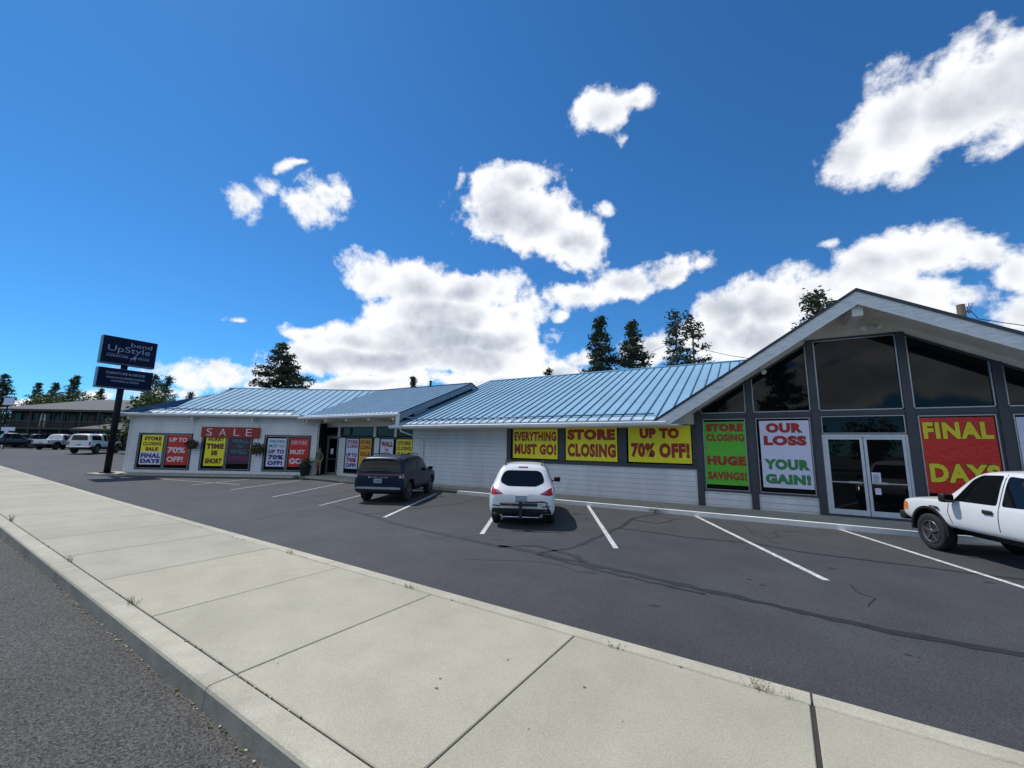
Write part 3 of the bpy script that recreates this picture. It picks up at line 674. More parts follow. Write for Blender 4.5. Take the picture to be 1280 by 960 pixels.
mb = MB(FD, 'black'); mb.box(-25.33, -24.21, .06, .08, .13, 2.54); mb.build('open_doorway', store)
# --- left wing windows
window(LF, .68, 4.12, .30, 2.6, .09, mulls=(2.45,)); window(LF, 4.72, 7.98, .30, 2.58, .09, mulls=(6.35,)); window(LF, 8.7, 11.66, .30, 2.6, .09, mulls=(10.2,))

# ------------------------------------------------------------------ banners and signs on the fronts
def banner(M, s0, s1, z0, z1, bg, rows, label, name='banner', group='closing sale banners', d=-.062, th=.006, extra=None):
    """rows: text, x0, x1, z0, z1 as shares of the sheet, colour, outline, bold"""
    c = M @ Vector(((s0+s1)/2, d, z0)); rz = math.atan2(M[1][0], M[0][0])
    W = Matrix.Translation(c) @ Matrix.Rotation(rz, 4, 'Z'); w, h = s1-s0, z1-z0
    mb = MB(W, bg); mb.box(-w/2, w/2, 0, th, 0, h)
    if extra:
        for (m_, a, b, e, f) in extra: mb.m(m_); mb.box(-w/2+a*w, -w/2+b*w, -.0015, .002, e*h, f*h)
    o = mb.build(name, loc=c, rz=rz); tag(o, label, 'banner' if name == 'banner' else 'sign', group)
    for (t, a, b, e, f, colr, ol, bold) in rows:
        mb = MB(W, colr); write(mb, t, -w/2+a*w, -w/2+b*w, e*h, f*h, colr, -.008, bold*1.0 if bold > 0 else bold, ol, 1.12 if ol else 1.); mb.build('lettering', o)
    return o
B = banner
B(FM, -9.84, -7.56, 1.60, 2.93, 'y_', [('EVERYTHING', .03, .97, .60, .90, 'tr', 'tl', .03), ('MUST GO!', .04, .97, .14, .48, 'tr', 'tl', .04)], 'yellow banner with red EVERYTHING MUST GO! above the white car')
B(FM, -7.16, -4.90, 1.58, 2.98, 'y_', [('STORE', .04, .96, .63, .94, 'tr', 'tl', .05), ('CLOSING', .04, .97, .12, .50, 'tr', 'tl', .04)], 'yellow banner with red STORE CLOSING in the long strip window')
B(FM, -4.44, -2.10, 1.60, 3.02, 'y_', [('UP TO', .20, .82, .66, .93, 'tr', 'tl', .05), ('70% OFF!', .05, .97, .14, .52, 'tr', 'tl', .045)], 'yellow banner with red UP TO 70% OFF! next to the green banner')
B(FM, -1.64, -.30, .90, 3.14, 'g_', [('STORE', .06, .94, .845, .965, 'tr', 'tl', .05), ('CLOSING', .05, .95, .69, .80, 'tr', 'tl', .03), ('HUGE', .05, .95, .31, .45, 'tr', 'tl', .05), ('SAVINGS!', .05, .95, .08, .20, 'tr', 'tl', .03)], 'green banner with red STORE CLOSING HUGE SAVINGS!')
B(FM, .12, 1.53, .90, 3.15, 'w_', [('OUR', .14, .86, .82, .96, 'tr', 'tl', .05), ('LOSS', .08, .92, .63, .77, 'tr', 'tl', .05), ('YOUR', .06, .94, .27, .42, 'tg', 'tl', .05), ('GAIN!', .06, .94, .06, .20, 'tg', 'tl', .05)], 'white banner with OUR LOSS in red and YOUR GAIN! in green')
B(FM, 4.22, 5.74, 1.0, 3.17, 'r_', [('FINAL', .03, .97, .715, .94, 'ty', 'tl', .05), ('DAYS', .05, .98, .14, .39, 'ty', 'tl', .05)], 'big red banner with yellow FINAL DAYS behind the white pickup')
B(FM, 6.15, 7.45, 1.0, 3.15, 'w_', [], 'plain white banner cut by the right edge, beyond the red one', group='closing sale banners')
# left wing
SP = lambda a, b, c, d: None
B(LF, .95, 2.32, .62, 2.45, 'w_', [('STORE', .12, .9, .82, .95, 'tm', 'tl', .05), ('CLOSING', .08, .92, .65, .77, 'tm', 'tl', .03), ('SALE', .22, .80, .47, .59, 'tm', 'tl', .05), ('FINAL', .05, .95, .23, .38, 'tb', 'tl', .04), ('DAYS', .06, .94, .05, .19, 'tb', 'tl', .05)],
  'half yellow half white banner STORE CLOSING SALE FINAL DAYS at the far left', extra=[('y_', 0, 1, .43, 1)])
B(LF, 2.60, 3.98, .62, 2.46, 'r_', [('UP TO', .08, .88, .78, .92, 'tw', None, .03), ('70%', .04, .86, .40, .60, 'tw', None, .03), ('OFF!', .06, .80, .10, .28, 'tw', None, .03)], 'red banner with white UP TO 70% OFF! left of the SALE sign')
B(LF, 5.02, 6.26, .60, 2.44, 'y_', [('HURRY', .12, .92, .84, .96, 'tm', 'tl', .03), ('TIME', .06, .94, .58, .75, 'tm', 'tl', .05), ('IS', .36, .66, .36, .52, 'tm', 'tl', .05), ('SHORT', .08, .92, .08, .25, 'tm', 'tl', .05)], 'yellow banner HURRY TIME IS SHORT under the SALE sign')
B(LF, 6.46, 7.86, .75, 2.42, 'p_', [('WALL', .15, .9, .78, .94, 'tt', None, .02), ('TO', .38, .68, .60, .72, 'tt', None, .02), ('WALL', .12, .9, .38, .54, 'tt', None, .02), ('SAVINGS', .08, .94, .14, .28, 'tp', None, .02)], 'dark plum banner WALL TO WALL under the SALE sign')
B(LF, 8.95, 10.12, .62, 2.38, 'w_', [('EVERYTHING', .1, .95, .84, .95, 'tt', None, .02), ('MUST GO', .1, .95, .68, .79, 'tt', None, .02), ('UP TO', .1, .93, .46, .60, 'tb', 'tl', .04), ('70%', .1, .92, .25, .41, 'tb', 'tl', .04), ('OFF!', .1, .88, .05, .20, 'tb', 'tl', .04)], 'white banner with teal lines on top and UP TO 70% OFF! by the hanging basket')
B(LF, 10.34, 11.58, .62, 2.40, 'r_', [('EVERYTHING', .1, .9, .78, .92, 'tw', None, .0), ('MUST', .08, .82, .44, .60, 'tw', None, .03), ('GO!', .06, .80, .10, .30, 'tw', None, .04)], 'red banner with white EVERYTHING MUST GO! behind the black planter')
B(LF, 4.70, 8.40, 2.38, 3.04, 'sale', [('S', .09, .19, .18, .84, 'tw', None, -.012), ('A', .31, .43, .18, .84, 'tw', None, -.012), ('L', .56, .66, .18, .84, 'tw', None, -.012), ('E', .77, .87, .18, .84, 'tw', None, -.012)], 'long red sign with thin white letters SALE under the eave', 'sale_sign', None, d=-.14, th=.04)
# middle wing
B(FD, -22.24, -21.10, .60, 2.42, 'w_', [('STORE', .08, .92, .84, .96, 'tr', 'tl', .03), ('CLOSING', .06, .94, .70, .81, 'tr', 'tl', .02), ('UP TO', .08, .92, .40, .52, 'tb', 'tl', .04), ('70%', .1, .9, .22, .36, 'tr', 'tl', .04), ('OFF!', .08, .9, .05, .18, 'tb', 'tl', .04)], 'white banner STORE CLOSING UP TO 70% OFF! beside the entrance')
B(FD, -20.98, -19.93, .60, 2.43, 'yo', [('STORE', .08, .92, .82, .95, 'tr', 'tl', .03), ('CLOSING', .06, .94, .66, .78, 'tr', 'tl', .02), ('SALE', .1, .9, .44, .58, 'tr', 'tl', .03)], 'orange banner STORE CLOSING SALE right of the white entrance banner')
B(FD, -19.14, -18.08, .60, 2.42, 'w_', [('WALL', .06, .96, .76, .93, 'tr', 'tl', .05), ('TO', .34, .66, .60, .70, 'tr', 'tl', .03), ('WALL', .06, .96, .38, .54, 'tr', 'tl', .05)], 'white banner WALL TO WALL over the dark car roof')
B(FD, -17.82, -16.60, .60, 2.42, 'y_', [('STORE', .1, .9, .82, .94, 'tm', 'tl', .03), ('CLOSING', .06, .94, .66, .78, 'tm', 'tl', .02), ('SALE', .1, .9, .46, .60, 'tm', 'tl', .03)], 'yellow banner STORE CLOSING SALE at the right end of the middle wing', extra=None)

# ------------------------------------------------------------------ pole sign
PX, PY = -34.0, 9.1
sg = thing('pole_sign', 'tall dark pole sign with two navy panels lettered bend UpStyle', 'sign', (PX, PY, .1))
mb = MB(mt='pole'); mb.tube([(PX, PY, .05), (PX, PY, 6.9)], .17, 12); mb.box(PX-.3, PX+.3, PY-.3, PY+.3, .1, .17); mb.build('pole', sg)
RS = Matrix.Rotation(R(90), 4, 'Z')
for (y0, y1, z0, z1, rows) in [
    (7.88, 10.51, 6.76, 8.46, [('bend', .50, .90, .70, .86, .0), ('UpStyle', .10, .88, .40, .68, .0), ('FURNITURE', .10, .48, .26, .33, .02), ('DECOR', .66, .88, .26, .33, .02)]),
    (7.88, 10.51, 5.26, 6.49, [('FURNITURE & DECOR', .15, .85, .70, .82, .02), ('WINDOW COVERINGS & BLINDS', .15, .85, .48, .58, .02), ('FLOORING & DESIGN', .25, .75, .32, .41, .02)])]:
    mb = MB(mt='navye'); mb.box(PX-.24, PX+.24, y0, y1, z0, z1); o = mb.build('sign_cabinet', sg)
    for sgn in (1, -1):
        W = Matrix.Translation((PX+sgn*.245, (y0+y1)/2, z0)) @ Matrix.Rotation(R(90*sgn), 4, 'Z'); w, h = y1-y0, z1-z0
        mb = MB(W, 'navy'); mb.box(-w/2+.02, w/2-.02, -.002, .02, .02, h-.02); o2 = mb.build('sign_face', o)
        mb = MB(W, 'letter')
        for (t, a, b, e, f, bo) in rows: write(mb, t, -w/2+a*w, -w/2+b*w, e*h, f*h, 'letter', -.008, bo)
        if z0 > 6:
            mb.box(-w/2+.1*w, -w/2+.48*w, -.008, -.004, .365*h, .372*h); mb.box(-w/2+.66*w, -w/2+.88*w, -.008, -.004, .365*h, .372*h)
            # small armchair emblem between the words
            a = -w/2+.52*w
            mb.box(a, a+.10*w, -.008, -.004, .25*h, .29*h); mb.box(a+.06*w, a+.11*w, -.008, -.004, .29*h, .37*h); mb.box(a+.01*w, a+.02*w, -.008, -.004, .17*h, .25*h); mb.box(a+.085*w, a+.095*w, -.008, -.004, .17*h, .25*h)
        for dy in (): pass
        mb.poly([(-w/2+.04, -.006, .04), (w/2-.04, -.006, .04), (w/2-.04, -.006, .055), (-w/2+.04, -.006, .055)])
        mb.build('sign_lettering', sg)

# ------------------------------------------------------------------ vehicles
def car_shell(st, arches, S, paint, under='black'):
    """loft half sections along the length, smooth, cut the wheel arches; returns (MB holding the shell, BVH)"""
    t = bmesh.new(); rings = []
    for y, P in st:
        pts = [(x, z) for x, z in P]; full = pts+[(-x, z) for x, z in pts[-2:0:-1]]
        rings.append([t.verts.new((x*S, y*S, z*S)) for x, z in full])
    n = len(rings[0])
    for a, b in zip(rings, rings[1:]):
        for j in range(n): t.faces.new((a[j], a[(j+1) % n], b[(j+1) % n], b[j]))
    for r_ in (rings[0][::-1], rings[-1]):
        h = len(st[0][1])                      # close each end with a ladder of quads
        for k in range(h-1):
            L_, Q = r_[k], r_[k+1]
            i0, i1 = (n-k) % n, (n-k-1) % n
        lad = [(r_[k], r_[(n-k) % n]) for k in range(h)] if r_ is rings[-1] else None
        f = t.faces.new(r_)
    bmesh.ops.recalc_face_normals(t, faces=t.faces[:])
    me = bpy.data.meshes.new('shell'); t.to_mesh(me); t.free()
    o = bpy.data.objects.new('shell', me); COL.objects.link(o)
    sb = o.modifiers.new('s', 'SUBSURF'); sb.levels = 2
    cut = []
    for (y, z, r_, x0, x1) in arches:
        for sg_ in (1, -1):
            c = MB(S=S); c.lathe([(min(sg_*x0, sg_*x1), r_), (max(sg_*x0, sg_*x1), r_)], (0, y, z), 'x', 40, False)
            q = c.build('cut'); cut.append(q)
            bo = o.modifiers.new('b', 'BOOLEAN'); bo.operation = 'DIFFERENCE'; bo.object = q; bo.solver = 'EXACT'
    m2 = bpy.data.meshes.new_from_object(o.evaluated_get(bpy.context.evaluated_depsgraph_get()))
    mb = MB(mt=paint); mb.m(under); mb.m(paint)
    vs = [mb.bm.verts.new(v.co) for v in m2.vertices]
    for p in m2.polygons:
        try: f = mb.bm.faces.new([vs[k] for k in p.vertices])
        except ValueError: continue
        f.smooth = True; c = p.center/S; f.material_index = 0
        for (y, z, r_, x0, x1) in arches:
            d = math.hypot(c.y-y, c.z-z)
            if d < r_+.004 and abs(c.x) < x1 and (abs(d-r_) < .02 or abs(abs(c.x)-x0) < .01): f.material_index = 1; f.smooth = False
        if p.normal.z < -.6 and c.z < .5: f.material_index = 1
    for q in cut+[o]:
        d_ = q.data; bpy.data.objects.remove(q); bpy.data.meshes.remove(d_)
    bvh = BVHTree.FromPolygons([v.co.copy() for v in m2.vertices], [list(p.vertices) for p in m2.polygons])
    bpy.data.meshes.remove(m2)
    return mb, bvh
def rounded(pts, r_=.04, n=4):
    out = []; N_ = len(pts)
    for k in range(N_):
        p, a, b = Vector(pts[k]), Vector(pts[k-1]), Vector(pts[(k+1) % N_])
        u, v = (a-p), (b-p); q = min(r_, u.length*.45, v.length*.45); A_, B_ = p+u.normalized()*q, p+v.normalized()*q
        for j in range(n+1):
            t = j/n; out.append(tuple(A_*(1-t)**2+p*2*t*(1-t)+B_*t*t))
    return out
class Skin:
    """lays panes, lamps and trim on a shell by casting them on it along one of its axes"""
    def __init__(s, bvh, S): s.b, s.S = bvh, S
    def put(s, mb, poly, view, mt, off=.006, step=.09, rnd=.0):
        if rnd: poly = rounded(poly, rnd)
        t = bmesh.new(); t.faces.new([t.verts.new((a, b, 0)) for a, b in poly])
        for ax in (0, 1):
            lo = min(p[ax] for p in poly); hi = max(p[ax] for p in poly); k = math.floor(lo/step)+1
            while k*step < hi:
                n = (1, 0, 0) if ax == 0 else (0, 1, 0); c = (k*step, 0, 0) if ax == 0 else (0, k*step, 0)
                bmesh.ops.bisect_plane(t, geom=t.verts[:]+t.edges[:]+t.faces[:], plane_co=c, plane_no=n); k += 1
        s.cast(mb, t, view, mt, off)
    def cast(s, mb, t, view, mt, off):
        mb.m(mt); mp = {}; S = s.S
        for v in t.verts:
            a, b = v.co.x*S, v.co.y*S
            o, d = {'L': (Vector((-6, a, b)), Vector((1, 0, 0))), 'R': (Vector((6, a, b)), Vector((-1, 0, 0))), 'B': (Vector((a, -8, b)), Vector((0, 1, 0))),
                    'F': (Vector((a, 8, b)), Vector((0, -1, 0))), 'T': (Vector((a, b, 6)), Vector((0, 0, -1)))}[view]
            h = s.b.ray_cast(o, d)
            if h[0] is not None: mp[v] = mb.bm.verts.new(h[0]-d*off*S)
        for f in t.faces:
            if all(v in mp for v in f.verts):
                try: g = mb.bm.faces.new([mp[v] for v in f.verts]); g.material_index = mb.i; g.smooth = True
                except ValueError: pass
        t.free()
    def line(s, mb, pts, view, w=.012, mt='black', off=.004):
        for a, b in zip(pts, pts[1:]):
            a, b = Vector(a), Vector(b); t = (b-a).normalized(); n = Vector((-t.y, t.x))*w/2
            s.put(mb, [tuple(a+n), tuple(b+n), tuple(b-n), tuple(a-n)], view, mt, off, .12)
    def text(s, mb, body, x0, x1, z0, z1, view, mt, bold=.03, spacing=1.):
        V, P = text_faces(body, bold, spacing); f = fit(V, x0, x1, z0, z1); t = bmesh.new()
        vs = [t.verts.new((*f(v), 0)) for v in V]
        for p in P:
            try: t.faces.new([vs[k] for k in p])
            except ValueError: pass
        s.cast(mb, t, view, mt, .008)
def wheel(parent, S, c, r_, w, spokes=5, rimm='rim', side=1, rr=.66):
    mb = MB(mt='tyre', S=S); h = w/2; k = r_
    mb.lathe([(-h*.75, k*.60), (-h, k*.74), (-h*.98, k*.90), (-h*.80, k*.985), (-h*.35, k), (h*.35, k), (h*.80, k*.985), (h*.98, k*.90), (h, k*.74), (h*.75, k*.60)], c, 'x', 36)
    t = mb.build('wheel', parent, local=True)
    mb = MB(mt=rimm, S=S); x = c[0]+side*h*.72; q = r_*rr
    mb.lathe([(0, q), (side*h*.22, q*1.0), (side*h*.22, q*.93), (side*h*.02, q*.90)], (x, c[1], c[2]), 'x', 32)
    for j in range(spokes):
        a = 2*math.pi*j/spokes+.3; u = Vector((0, math.cos(a), math.sin(a))); n = Vector((0, -math.sin(a), math.cos(a))); b = Vector((x, c[1], c[2]))
        f, g = side*h*.16, side*h*.05
        P = [b+u*q*.18+n*q*.13, b+u*q*.18-n*q*.13, b+u*q*.95-n*q*.09, b+u*q*.95+n*q*.09]
        mb.hexa([tuple(p+Vector((g-side*.05, 0, 0))) for p in P]+[tuple(p+Vector((f, 0, 0))) for p in P])
    mb.lathe([(side*h*.0, q*.26), (side*h*.20, q*.24), (side*h*.24, q*.12)], (x, c[1], c[2]), 'x', 16)
    mb.m('black'); mb.lathe([(-side*h*.1, q*.92), (-side*h*.02, q*.92)], (x, c[1], c[2]), 'x', 24)
    mb.build('rim', t, local=True); return t
def sect(zb, zs, zt, hw, tw, sill=.96, mid=1.0):
    d = zs-zb
    return [(0, zb), (hw*.80, zb), (hw*sill, zb+.06), (hw*mid, zb+.34*d), (hw*1.0, zb+.72*d), (hw*.965, zs), (hw*.95, zs+.02),
            (tw+(hw*.95-tw)*.5, zs+(zt-zs)*.55), (tw, zt-min(.06, .3*(zt-zs))), (tw*.86, zt-.005), (tw*.45, zt+.018), (0, zt+.024)]
def mirror_(parent, S, x, y, z, mt, side, size=(.20, .12, .15)):
    mb = MB(mt=mt, S=S); mb.rbox((x+side*size[0]*.62, y, z), size, .04, 3); mb.m('black'); mb.tube([(x-side*.05, y+.02, z-.06), (x+side*.08, y+.01, z-.03)], .025, 6)
    mb.m('cglass'); mb.box(x+side*size[0]*.62-size[0]*.4, x+side*size[0]*.62+size[0]*.4, y-size[1]*.5-.006, y-size[1]*.5+.002, z-size[2]*.36, z+size[2]*.36)
    mb.build('side_mirror', parent, local=True)

def crossover(loc, rz, S, label):             # white rounded crossover seen from behind
    t = thing('parked_car', label, 'car', loc, rz)
    W = .94
    st = [(-2.40, sect(.42, .70, .80, .66, .60)), (-2.37, sect(.34, .78, .90, .80, .72)), (-2.26, sect(.28, .92, 1.02, .90, .76)), (-2.10, sect(.26, 1.02, 1.16, W, .73)),
          (-1.92, sect(.26, 1.05, 1.36, W, .73)), (-1.74, sect(.26, 1.06, 1.56, W, .69)), (-1.62, sect(.26, 1.06, 1.645, W, .675)), (-1.2, sect(.26, 1.05, 1.69, W, .67)), (-.3, sect(.26, 1.03, 1.71, W, .67)),
          (.35, sect(.26, 1.02, 1.67, W, .65)), (.75, sect(.26, 1.0, 1.46, W, .62)), (1.15, sect(.26, .99, 1.14, W, .68)), (1.5, sect(.26, .95, 1.04, W, .74)), (2.0, sect(.28, .86, .93, .88, .70)), (2.28, sect(.30, .74, .80, .78, .62)), (2.38, sect(.36, .62, .68, .60, .5))]
    rr = .36
    mb, bvh = car_shell(st, [(-1.42, rr+.01, .42, .66, 1.2), (1.42, rr+.01, .42, .66, 1.2)], S, 'white')
    body = mb.build('body', t, local=True); k = Skin(bvh, S)
    for x, y in ((.80, -1.42), (-.80, -1.42), (.80, 1.42), (-.80, 1.42)): wheel(t, S, (x, y, rr), rr, .235, 5, 'rim', 1 if x > 0 else -1)
    mb = MB(); k.put(mb, [(-.61, 1.19), (-.40, 1.10), (.40, 1.10), (.61, 1.19), (.63, 1.28), (.55, 1.47), (.43, 1.52), (-.43, 1.52), (-.55, 1.47), (-.63, 1.28)], 'B', 'cglass', .008, .06, .06); mb.build('rear_window', t, local=True)
    mb = MB(); k.put(mb, [(-.14, 1.595), (.14, 1.595), (.14, 1.625), (-.14, 1.625)], 'B', 'red', .012); mb.build('brake_light', t, local=True)
    mb = MB(mt='black', S=S); mb.tube([(-.05, -1.66, 1.50), (.24, -1.86, 1.40)], .012, 5); mb.build('wiper', t, local=True)
    for sg_ in (1, -1):
        v = 'R' if sg_ > 0 else 'L'
        mb = MB(); q = [(sg_*.50, .90), (sg_*.66, .99), (sg_*.88, 1.10), (sg_*.92, 1.06), (sg_*.915, .90), (sg_*.80, .87)]
        k.put(mb, q, 'B', 'red', .012, .05, .03); k.put(mb, [(sg_*.58, .915), (sg_*.70, .95), (sg_*.72, .99), (sg_*.60, .95)], 'B', 'chrome', .016, .05, .01)
        k.put(mb, [(-2.12, .93), (-1.86, 1.03), (-1.80, 1.07), (-2.05, 1.07)], v, 'red', .008, .05, .02); mb.build('tail_light', t, local=True)
        mb = MB(); k.put(mb, [(-1.60, 1.12), (-1.22, 1.09), (-1.20, 1.50), (-1.50, 1.50)], v, 'cglass', .006, .08, .05); mb.build('side_window', t, local=True)
        mb = MB(); k.put(mb, [(-1.16, 1.09), (-.28, 1.07), (-.26, 1.55), (-1.14, 1.52)], v, 'cglass', .006, .08, .04); mb.build('side_window', t, local=True)
        mb = MB(); k.put(mb, [(-.22, 1.07), (.92, 1.05), (.45, 1.46), (-.20, 1.54)], v, 'cglass', .006, .08, .04); mb.build('side_window', t, local=True)
        mb = MB(); k.line(mb, [(-1.19, 1.5), (-1.17, .95), (-1.05, .55)], v); k.line(mb, [(-.24, 1.5), (-.25, .40)], v); k.line(mb, [(.98, 1.02), (1.0, .45)], v); mb.build('door_seam', t, local=True)
        mb = MB(mt='black', S=S); mb.tube([(sg_*.55, -1.5, 1.66), (sg_*.56, -1.42, 1.735), (sg_*.57, -.2, 1.76), (sg_*.55, .25, 1.72), (sg_*.54, .32, 1.67)], .02, 6); mb.build('roof_rail', t, local=True)
        mirror_(t, S, sg_*.90, .72, 1.10, 'black', sg_, (.22, .13, .16))
    mb = MB(); k.line(mb, [(-.62, .63), (.62, .63)], 'B', .010, 'stuco'); mb.build('tailgate_seam', t, local=True)
    mb = MB(); k.put(mb, [(-.30, .865), (.30, .865), (.31, .90), (-.31, .90)], 'B', 'chrome', .012); k.put(mb, [(-.16, .70), (.16, .70), (.16, .86), (-.16, .86)], 'B', 'plate', .012); k.put(mb, [(-.16, .70), (.16, .70), (.16, .715), (-.16, .715)], 'B', 'black', .014); mb.build('number_plate', t, local=True)
    mb = MB(mt='chrome', S=S); mb.lathe([(-.01, .045), (.012, .045)], (0, 0, 0), 'x', 16); mb.bm.transform(Matrix.Translation((0, -2.28*S, .965*S)) @ Matrix.Rotation(R(90), 4, 'Z')); mb.m('black'); mb.box(-.05, .05, -2.32, -2.29, .955, .975); mb.build('badge', t, local=True)
    mb = MB(); k.put(mb, [(-.72, .30), (.72, .30), (.84, .40), (.80, .52), (-.80, .52), (-.84, .40)], 'B', 'black', .014, .08, .04)
    for sg_ in (1, -1): k.put(mb, [(sg_*.58, .56), (sg_*.80, .58), (sg_*.80, .61), (sg_*.58, .59)], 'B', 'black', .016)
    mb.build('rear_bumper', t, local=True)
    mb = MB(mt='chrome', S=S)
    for x in (-.55, .55): mb.tube([(x, -2.32, .33), (x, -2.42, .33)], .035, 10)
    mb.build('exhaust', t, local=True)
    return t, k
# hitch rack on the crossover: it bolts to the car but is a thing of its own
def rack(loc, rz, S, label):
    t = thing('hitch_rack', label, 'bike rack', loc, rz)
    mb = MB(mt='black', S=S); mb.box(-.03, .03, -2.62, -2.30, .30, .36); mb.box(-.045, .045, -2.66, -2.56, .28, .74); mb.build('mast', t, local=True)
    mb = MB(mt='black', S=S); mb.rbox((-.05, -2.60, .655), (1.02, .09, .085), .025); mb.m('chrome'); mb.box(-.50, .0, -2.648, -2.644, .675, .69); mb.m('red'); mb.box(-.40, -.20, -2.652, -2.642, .63, .655); mb.build('tray', t, local=True)
    mb = MB(mt='black', S=S); mb.tube([(.10, -2.58, .72), (.62, -2.58, .73), (.72, -2.58, .70), (.70, -2.6, .62), (.76, -2.6, .56), (.74, -2.6, .49), (.66, -2.6, .47)], .022, 7); mb.build('arm', t, local=True)
    mb = MB(mt='chrome', S=S); mb.tube([(-.50, -2.45, .30), (.50, -2.45, .30)], .02, 6); mb.build('crossbar', t, local=True)

def boxy_suv(loc, rz, S, label):              # dark blue upright three row car
    t = thing('parked_car', label, 'car', loc, rz)
    W = 1.03
    st = [(-2.53, sect(.50, .98, 1.06, .88, .80)), (-2.50, sect(.42, 1.06, 1.14, .95, .84)), (-2.42, sect(.38, 1.14, 1.26, W, .84)), (-2.37, sect(.36, 1.17, 1.50, W, .86)), (-2.29, sect(.35, 1.18, 1.74, W, .84)),
          (-2.18, sect(.35, 1.18, 1.83, W, .83)), (-1.4, sect(.35, 1.17, 1.87, W, .84)), (-.3, sect(.35, 1.15, 1.88, W, .84)), (.4, sect(.35, 1.13, 1.84, W, .83)), (.85, sect(.35, 1.12, 1.58, W, .83)), (1.25, sect(.35, 1.12, 1.24, W, .80)),
          (1.6, sect(.35, 1.10, 1.17, W, .82)), (2.2, sect(.36, 1.06, 1.12, .97, .80)), (2.45, sect(.38, 1.0, 1.06, .92, .76)), (2.54, sect(.46, .90, .96, .80, .66))]
    rr = .42
    mb, bvh = car_shell(st, [(-1.56, rr+.0, .49, .68, 1.3), (1.52, rr+.0, .49, .68, 1.3)], S, 'bluep')
    mb.build('body', t, local=True); k = Skin(bvh, S)
    for x, y in ((.845, -1.56), (-.845, -1.56), (.845, 1.52), (-.845, 1.52)): wheel(t, S, (x, y, rr), rr, .27, 5, 'rim', 1 if x > 0 else -1, .70)
    mb = MB(); k.put(mb, [(-.86, 1.24), (.86, 1.24), (.78, 1.73), (-.78, 1.73)], 'B', 'cglass', .008, .07, .07); mb.build('rear_window', t, local=True)
    mb = MB(); k.put(mb, [(-.90, 1.105), (.90, 1.105), (.90, 1.145), (-.90, 1.145)], 'B', 'redd', .012, .06); mb.build('tail_light', t, local=True)
    for sg_ in (1, -1):
        v = 'R' if sg_ > 0 else 'L'
        mb = MB(); k.put(mb, [(sg_*.86, .99), (sg_*.975, .99), (sg_*.97, 1.16), (sg_*.86, 1.16)], 'B', 'redd', .014, .05, .03); k.put(mb, [(sg_*.88, 1.03), (sg_*.96, 1.03), (sg_*.96, 1.07), (sg_*.88, 1.07)], 'B', 'chrome', .018, .05)
        k.put(mb, [(-2.46, 1.0), (-2.36, 1.0), (-2.36, 1.16), (-2.42, 1.16)], v, 'chrome', .01, .05, .01); mb.build('tail_light', t, local=True)
        for q in ([(-2.22, 1.25), (-1.62, 1.24), (-1.62, 1.72), (-2.10, 1.72)], [(-1.56, 1.24), (-.62, 1.23), (-.62, 1.74), (-1.56, 1.74)], [(-.54, 1.23), (.92, 1.21), (.52, 1.66), (-.54, 1.74)]):
            mb = MB(); k.put(mb, q, v, 'cglass', .006, .08, .04); mb.build('side_window', t, local=True)
        mb = MB(); k.line(mb, [(-.58, 1.74), (-.60, .50)], v); k.line(mb, [(-1.40, 1.2), (-1.20, .9), (-1.08, .55)], v); k.line(mb, [(.98, 1.2), (1.0, .55)], v); mb.build('door_seam', t, local=True)
        mb = MB(); k.put(mb, [(-1.02, .36), (.98, .36), (.98, .50), (-1.02, .50)], v, 'black', .010, .1); mb.build('sill', t, local=True)
        mb = MB(mt='bluep', S=S); mb.rbox((sg_*1.025, -1.18, 1.08), (.03, .20, .03), .01); mb.rbox((sg_*1.025, -.18, 1.06), (.03, .20, .03), .01); mb.build('door_handle', t, local=True)
        mb = MB(mt='black', S=S); mb.tube([(sg_*.68, -2.0, 1.86), (sg_*.69, -1.92, 1.92), (sg_*.69, -.2, 1.935), (sg_*.68, .2, 1.90), (sg_*.67, .25, 1.86)], .022, 6); mb.build('roof_rail', t, local=True)
        mirror_(t, S, sg_*1.0, .80, 1.26, 'black', sg_, (.22, .14, .18))
    mb = MB(); k.text(mb, 'RIVIAN', -.40, .40, 1.005, 1.045, 'B', 'chrome', .03, 1.5); mb.build('lettering', t, local=True)
    mb = MB(); k.put(mb, [(-.17, .80), (.17, .80), (.17, .97), (-.17, .97)], 'B', 'plate', .012, .2); k.put(mb, [(-.11, .85), (.11, .85), (.11, .90), (-.11, .90)], 'B', 'navye', .014, .2); mb.build('number_plate', t, local=True)
    mb = MB(); k.put(mb, [(-.93, .56), (.93, .56), (.93, .63), (.80, .645), (-.80, .645), (-.93, .63)], 'B', 'alu', .014, .08); k.put(mb, [(-.90, .36), (.90, .36), (.93, .54), (-.93, .54)], 'B', 'black', .012, .08); mb.build('rear_bumper', t, local=True)
    mb = MB(); k.line(mb, [(-.88, .70), (.88, .70)], 'B'); k.line(mb, [(-.86, 1.18), (-.86, .70)], 'B'); k.line(mb, [(.86, 1.18), (.86, .70)], 'B'); mb.build('tailgate_seam', t, local=True)
    return t

